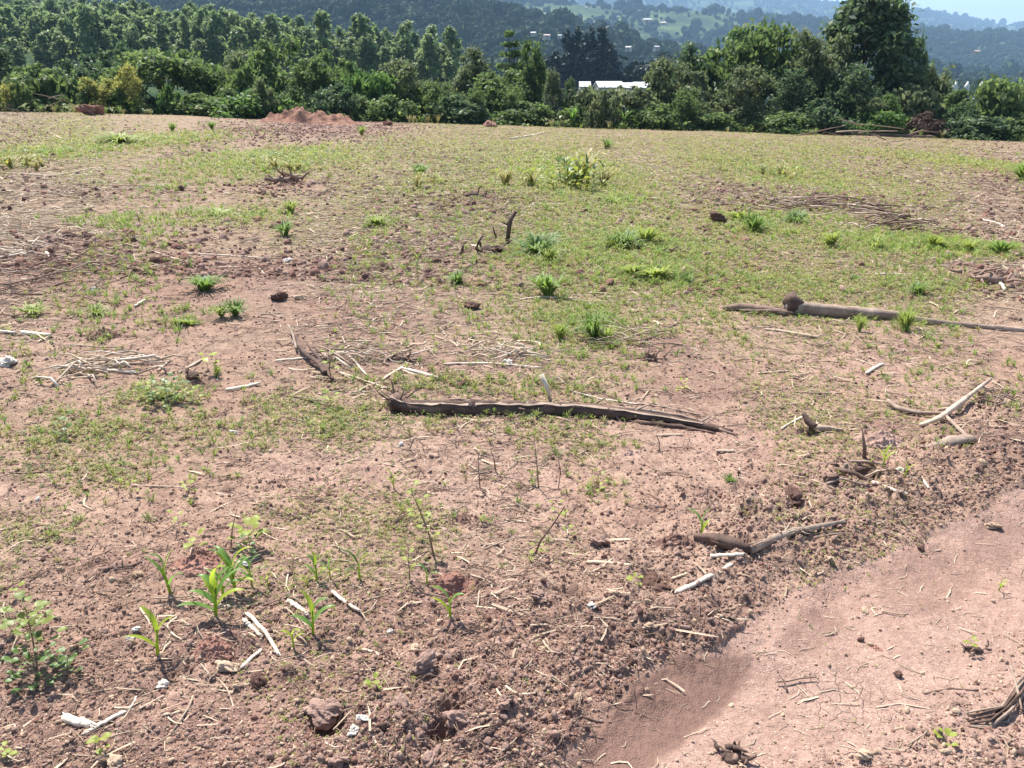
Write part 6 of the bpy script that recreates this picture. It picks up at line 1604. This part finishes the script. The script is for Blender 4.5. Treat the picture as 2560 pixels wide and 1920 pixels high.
# ---- maize seedlings
def maize(px, py, top, label, n=5, seed=0, mat='maize', wide=1.0, lean=0.0, group='maize seedlings', face=0.0):
    b = gp(px, py); k = m_per_px(b)
    d = ray(px, top); t = b.y / d[1]; h = CAM_H + d[2] * t - b.z
    r = random.Random(seed)
    root = tag(empty('maize_seedling', b), uniq(label), 'maize plant', group)
    sh = h * .55; mb = MB(); lx = lean * h
    mb.tube([(0, 0, -.02), (lx * .2, 0, sh * .4), (lx * .5, 0, sh)], [h * .030, h * .028, h * .016], 7); link('stem', mb.mesh('maize_stem', M['maize_y']), root)
    for i in range(n):
        f = (i + .5) / n; z0 = sh * (.15 + .85 * f); side = 1 if (i + seed) % 2 else -1
        th = (0 if side > 0 else math.pi) + r.uniform(-.6, .6) + face
        dv = Vector((math.cos(th), math.sin(th), 0)); L = h * r.uniform(.48, .72) * (1.05 - .25 * abs(f - .5)) ; st = r.uniform(.95, 1.4) * (.8 + .5 * f); dr = r.uniform(.35, .9)
        pts = []
        p = Vector((lx * .5 * z0 / sh, 0, z0)); ang = st
        for s in range(8):
            pts.append(p.copy()); p += (dv * math.cos(ang) + Vector((0, 0, math.sin(ang)))) * L / 7; ang -= dr * (.12 + .08 * s)
        w = h * .046 * wide * r.uniform(.85, 1.15)
        mb = MB(); mb.ribbon(pts, [w * .45, w * .8, w, w, w * .92, w * .75, w * .45, w * .04], dv.cross(Vector((0, 0, 1))), .35)
        link('leaf', mb.mesh('maize_leaf', M['maize_y' if (i + seed) % 3 == 0 else mat]), root)
    return root
maize(428, 1486, 1366, 'single maize seedling with drooping top left of the largest clump', 4, 1, lean=-.15)
maize(540, 1552, 1412, 'largest front plant of the big maize clump', 8, 2, wide=1.3, lean=.15)
maize(588, 1480, 1362, 'back plant of the big maize clump with raised leaves', 8, 3, wide=1.1)
maize(630, 1466, 1385, 'outer plant of the big maize clump near the oval stone', 5, 4)
maize(560, 1500, 1395, 'middle plant hidden inside the big maize clump', 5, 5, wide=1.1)
maize(394, 1642, 1522, 'bent maize seedling with bare lower stem nearest the leafy bush', 3, 6, 'maize_y', wide=1.3, lean=.15)
maize(793, 1456, 1376, 'middle plant of the second maize clump', 6, 7)
maize(768, 1466, 1425, 'low yellow plant of the second maize clump', 4, 8, 'maize_y')
maize(826, 1450, 1385, 'thin plant at the end of the second maize clump', 3, 9)
maize(782, 1590, 1482, 'double leaved maize plant with broad tilted blades', 4, 10, wide=1.4, lean=.1)
maize(735, 1626, 1552, 'pale low maize sprout touching the double leaved plant', 3, 11, 'maize_y', wide=1.2)
maize(1126, 1560, 1452, 'lone maize seedling with three spread blades on the rough bank', 3, 12, wide=1.5)
maize(1068, 1466, 1396, 'thin maize shoot with one blade behind the lone seedling', 2, 13, wide=1.2)
maize(985, 1225, 1168, 'small bright maize sprout on the pink soil, left of the tall weed stem', 3, 14, 'maize_y')
maize(1752, 1345, 1262, 'thin grey green maize shoot behind the sagging root', 3, 15)
maize(2172, 1172, 1138, 'yellow maize sprout arching out of the broken stump', 3, 16, 'maize_y', wide=1.2)
maize(2205, 1180, 1106, 'taller maize sprout growing beside the broken stump', 3, 17, 'maize_y', wide=1.1)
maize(2262, 1198, 1148, 'small forked yellow sprout past the broken stump', 3, 18, 'maize_y')
maize(2497, 1480, 1440, 'slender grass like sprout on the pebbly track', 3, 19, 'maize_y')
maize(900, 1455, 1372, 'thin upright sprout between second maize clump and tall weed stem', 3, 20, 'weed_dark')
maize(670, 1470, 1432, 'small yellow sprout between the two maize clumps', 3, 21, 'maize_y')
maize(730, 1480, 1450, 'tiny yellow sprout just left of the second maize clump', 3, 22, 'maize_y')

# ---- broad leaved weeds
def broadleaf(px, py, top, label, n=10, seed=0, mat='weed', leaf=.22, name='leafy_weed', cat='weed', lean=0.0, base_leaves=False, group='broad leaved weeds', spread=.35):
    b = gp(px, py); d = ray(px, top); t = b.y / d[1]; h = max(.03, CAM_H + d[2] * t - b.z); r = random.Random(seed)
    root = tag(empty(name, b), uniq(label), cat, group)
    sp = [Vector((lean * h * (z ** 1.5), r.uniform(-.02, .02) * h, h * z)) for z in (0, .3, .6, .95)]
    sp[0].z = -.01
    mb = MB(); mb.tube(sp, [h * .016, h * .013, h * .010, h * .005], 6); link('stem', mb.mesh('weed_stem', M['twig']), root)
    for i in range(n):
        f = r.uniform(.0, .35) if (base_leaves and i < n * .5) else .25 + .75 * (i + 1) / n
        p = sp[0].lerp(sp[1], min(1, f / .3)) if f < .3 else (sp[1].lerp(sp[2], (f - .3) / .3) if f < .6 else sp[2].lerp(sp[3], min(1, (f - .6) / .35)))
        th = i * 2.4 + r.uniform(-.4, .4); el = r.uniform(.0, .6); L = h * leaf * r.uniform(.8, 1.25)
        dv = Vector((math.cos(th) * math.cos(el), math.sin(th) * math.cos(el), math.sin(el))); st = h * spread * r.uniform(.3, 1)
        q = p + dv * st
        mb = MB(); mb.tube([p, q], [h * .006, h * .004], 4)
        w = L * r.uniform(.32, .42)
        pts = [q, q + dv * L * .25, q + dv * L * .55 + Vector((0, 0, L * .04)), q + dv * L * .82, q + dv * L - Vector((0, 0, L * .15))]
        mb.ribbon(pts, [w * .15, w * .85, w, w * .62, w * .03], Vector((-math.sin(th), math.cos(th), 0)), .18)
        link('leaf', mb.mesh('weed_leaf', M[mat]), root)
    return root
broadleaf(92, 1650, 1515, 'tall spindly leafy bush with lobed leaves near the picture edge', 28, 1, 'shrub', .17, 'leafy_bush', 'bush', .05)
broadleaf(40, 1610, 1540, 'short leafy shoot cut by the picture edge beside the spindly bush', 8, 2, 'shrub', .4, 'leafy_bush', 'bush', -.2)
broadleaf(98, 1712, 1640, 'low dark bush spreading at the foot of the spindly bush', 44, 3, 'weed_dark', .24, 'leafy_bush', 'bush', 0, True, spread=.7)
broadleaf(170, 1690, 1620, 'dark leafy shoot with bright tips leaning out of the low dark bush', 14, 4, 'weed_dark', .28, 'leafy_bush', 'bush', .3, True, spread=.4)
broadleaf(625, 1375, 1318, 'broad yellow leaved weed above the big maize clump', 13, 5, 'weed', .48, spread=.5)
broadleaf(612, 1380, 1350, 'dark leaved low weed under the broad yellow leaved weed', 12, 6, 'weed_dark', .5, base_leaves=True, spread=.6)
broadleaf(493, 1385, 1345, 'three leaved weed on the reddish crumbly hump', 4, 7, 'weed', .7)
broadleaf(450, 1330, 1285, 'weed with one big yellow leaf on a thin stem', 5, 8, 'weed', .32)
broadleaf(1085, 1392, 1216, 'tall thin weed stem with yellow leaves at its top', 12, 9, 'weed', .10, lean=-.28, spread=.12)
broadleaf(1025, 1460, 1362, 'thin weed stem beside the one bladed maize shoot', 6, 10, 'weed', .14, spread=.12)
broadleaf(1395, 1305, 1255, 'small yellow weed at the tip of the leaning sapling', 5, 11, 'weed', .3)
broadleaf(1340, 1388, 1370, 'little weed at the foot of the leaning sapling', 9, 12, 'weed', .6, base_leaves=True, spread=.8)
broadleaf(166, 1092, 1045, 'small dark weed with bright tip on the olive soil near the picture edge', 12, 13, 'weed_dark', .34, base_leaves=True)
broadleaf(470, 1240, 1205, 'three tipped yellow weed on the runner stem', 6, 14, 'weed', .42)
broadleaf(828, 960, 855, 'tall thin weed with yellow top among the pale stalks', 7, 15, 'weed', .14, spread=.12)
broadleaf(828, 1020, 985, 'bushy yellow weed on the olive soil beyond the crooked stick', 10, 16, 'weed', .4, spread=.5)
broadleaf(420, 1010, 960, 'dense dark weed bush in front of the hollow dark stump', 36, 17, 'weed_dark', .3, 'weed_bush', base_leaves=True, spread=.9)
broadleaf(385, 1005, 962, 'second weed bush spreading left of the dense one', 24, 18, 'weed', .32, 'weed_bush', base_leaves=True, spread=.9)
broadleaf(480, 1010, 975, 'weed with one broad pale leaf at the edge of the dense weed bush', 12, 19, 'weed', .5, base_leaves=True, spread=.6)
broadleaf(520, 930, 885, 'slim yellow sprout above the clean pale stalk', 6, 20, 'maize_y', .4)
broadleaf(1705, 975, 955, 'bright green weed on the soil behind the thin end of the log', 9, 21, 'maize_y', .6, base_leaves=True, spread=.6)
broadleaf(2361, 1862, 1840, 'yellow green weed at the bottom of the track', 7, 22, 'weed', .7, base_leaves=True, spread=.6)
broadleaf(2419, 1630, 1598, 'yellow weed on the track by the tuft of dead roots', 6, 23, 'weed', .4)
broadleaf(255, 1885, 1845, 'bright weed sprout at the bottom edge under the split stalk', 6, 24, 'weed', .45)
broadleaf(20, 1895, 1870, 'small weed in the bottom corner of the picture', 7, 25, 'weed', .6, base_leaves=True)
broadleaf(935, 1735, 1722, 'tiny yellow weed beside the shaded clod', 6, 26, 'weed', .8, base_leaves=True)
broadleaf(1585, 1468, 1450, 'tiny bright weed in the shaded hollow', 6, 27, 'weed', .8, base_leaves=True)
broadleaf(50, 1495, 1470, 'single bright weed leaf pair at the picture edge', 4, 28, 'weed', .8)
broadleaf(1490, 1225, 1195, 'olive weed on the pink soil right of the bare shoots', 9, 29, 'weed', .4, base_leaves=True, spread=.6)
broadleaf(330, 1240, 1200, 'slim weed before the runner stem', 6, 30, 'weed', .3)
broadleaf(1420, 1345, 1320, 'two leaved yellow weed right of the leaning sapling', 4, 31, 'weed', .6)

# ---- grass tufts
TB = [grass_mesh(200 + s, M['tuft_g'], 110, 1.15, 1.5) for s in range(4)]; TY = [m.copy() for m in TB]
for m in TY: m.materials[0] = M['tuft_y']
def tuft(px, py, hpx, wpx, label, yellow=False, seed=0, name='grass_tuft'):
    b = gp(px, py); k = m_per_px(b)
    ob = link(name, (TY if yellow else TB)[seed % 4]); ob.location = b - Vector((0, 0, .01))
    rr = random.Random(seed); ob.scale = (wpx * k * .62 * rr.uniform(.8, 1.2), wpx * k * .62 * rr.uniform(.7, 1.4), hpx * k * rr.uniform(.8, 1.1)); ob.rotation_euler = (rr.uniform(-.25, .25), rr.uniform(-.25, .25), seed * 1.3)
    tag(ob, uniq(label), 'grass tuft', 'grass tufts in the field')
for i, a in enumerate([
    (512, 728, 46, 92, 'round bright grass tuft beyond the pinkish white stone', 0), (1372, 742, 60, 92, 'big spiky grass tuft in mid field', 0), (1150, 712, 44, 48, 'bright sprout tuft left of the big spiky tuft', 0), (1565, 622, 50, 90, 'dark green core tuft of the large grass patch', 0), (1610, 612, 50, 110, 'wide bright tuft of the large grass patch', 1),
    (1530, 625, 34, 70, 'low pale tuft on the near side of the large grass patch', 1), (1350, 640, 56, 100, 'pale green tuft next to the standing dead stem', 0), (1375, 655, 44, 70, 'drooping tuft in front of the pale green one by the dead stem', 1), (2500, 638, 46, 70, 'dark green tuft at the end of the bright seedling band', 0), (2300, 738, 44, 60, 'small round dark tuft beside the straight white straw', 0),
    (2262, 828, 60, 64, 'grass tuft growing through the pale fallen trunk', 1), (2148, 830, 44, 30, 'narrow sprout in front of the pale fallen trunk', 1), (1708, 712, 36, 34, 'narrow dark tuft past the yellow green grass', 0), (1520, 858, 44, 46, 'yellow tuft above the drift of pale twigs', 1), (1488, 850, 70, 80, 'tall pale grass tuft above the drift of pale twigs', 0),
    (1400, 852, 44, 50, 'yellow sprout tuft left of the drift of pale twigs', 1), (943, 568, 34, 64, 'yellow grass tuft in the middle far field', 1), (715, 590, 36, 56, 'blue green tuft near the red clod', 0), (545, 540, 22, 90, 'flat bright tuft beyond the middle field stubble', 1), (730, 535, 36, 40, 'yellow tuft behind the blue green one', 1),
    (590, 792, 42, 56, 'dark spiky tuft below the round bright tuft', 0), (555, 796, 32, 50, 'yellow tuft leaning on the dark spiky tuft', 1), (465, 815, 24, 80, 'low yellow tuft on the weedy strip by the brown twig heap', 1), (1880, 580, 42, 60, 'blue green far tuft beside the large dark clod', 0), (1990, 560, 36, 56, 'second blue green far tuft past the large dark clod', 0),
    (1850, 555, 28, 70, 'pale tuft between large dark clod and blue green tuft', 1), (1530, 508, 18, 90, 'flat bright tuft below the tall weed patch', 1), (1515, 372, 22, 36, 'small bright tuft behind the tall weed patch', 0), (430, 330, 24, 34, 'round dark tuft near the field edge before the mound', 0), (530, 324, 20, 28, 'second small dark tuft closer to the mound', 0),
    (1050, 440, 36, 60, 'dull green tuft right of the grassy patch', 0), (540, 945, 42, 30, 'upright bright sprout behind the clean pale stalk', 1), (2560, 450, 50, 90, 'dark green tuft cut by the picture edge in the far field', 0), (80, 790, 26, 70, 'pale yellow tuft in front of the brown twig heap', 1), (240, 790, 26, 60, 'yellow tuft below the brown twig heap', 1),
    (1820, 1210, 20, 30, 'small dull tuft on the pink soil toward the broken stump', 0), (2080, 620, 40, 60, 'first bright tuft of the seedling band', 1), (2190, 625, 34, 70, 'middle bright tuft of the seedling band', 1), (2330, 622, 36, 80, 'wide tuft of the seedling band', 1), (2420, 630, 38, 60, 'bright tuft of the seedling band next to its dark end', 1),
    (1640, 700, 40, 100, 'yellow green tuft right of the dark root stump', 1), (1580, 690, 36, 90, 'yellow green tuft left of the dark root stump', 1), (905, 340, 30, 40, 'small yellow tuft past the earth mound', 1), (300, 360, 30, 110, 'bright low tuft near the field edge before the brushwood', 1)]):
    tuft(a[0], a[1], a[2], a[3], a[4], a[5], i)
# tall weed patches of the far field
def weed_patch(px, py, hpx, wpx, n, label, seed, up=1.0):
    b = gp(px, py); k = m_per_px(b); r = random.Random(seed); w = wpx * k; h = hpx * k
    root = tag(empty('weed_patch', b), uniq(label), 'weed patch')
    ms = [weed_mesh(300 + s, M['weed' if s % 3 else 'weed_dark'], 2.0) for s in range(3)] + [weed_mesh(320, M['weed'], 1.0), grass_mesh(311, M['weed_low'], 26, 1.1, 2.0)]
    for i in range(n):
        x, y = r.gauss(0, .27) * w, r.gauss(0, .2) * w * 1.6; m = i % 5
        ob = link('weed_stem', ms[m], root); hh = h * r.uniform(.55, 1.1) * (1 - .5 * min(1, abs(x / w * 1.6)))
        ob.location = (x, y, hz(b.x + x, b.y + y) - b.z); ob.rotation_euler = (r.uniform(-.15, .15), r.uniform(-.15, .15), r.uniform(0, 6.28))
        hh *= .75 * up; s = hh / (2.3 if m < 3 else (1.5 if m == 3 else 1.0)); ob.scale = (s * .9, s * .9, s) if m < 4 else (s * .9, s * .9, s)
weed_patch(1415, 470, 120, 230, 28, 'tall olive weed patch with seed stalks in the far field', 1, up=1.15)
weed_patch(700, 425, 44, 240, 40, 'green grassy patch in front of the earth mound', 2)
weed_patch(60, 420, 44, 180, 36, 'yellow green weedy patch at the picture edge in the far field', 3)
weed_patch(1930, 440, 50, 200, 30, 'low weedy patch behind the red root strip', 4)
weed_patch(1060, 462, 50, 110, 22, 'olive weed patch between grassy patch and tall weeds', 5)
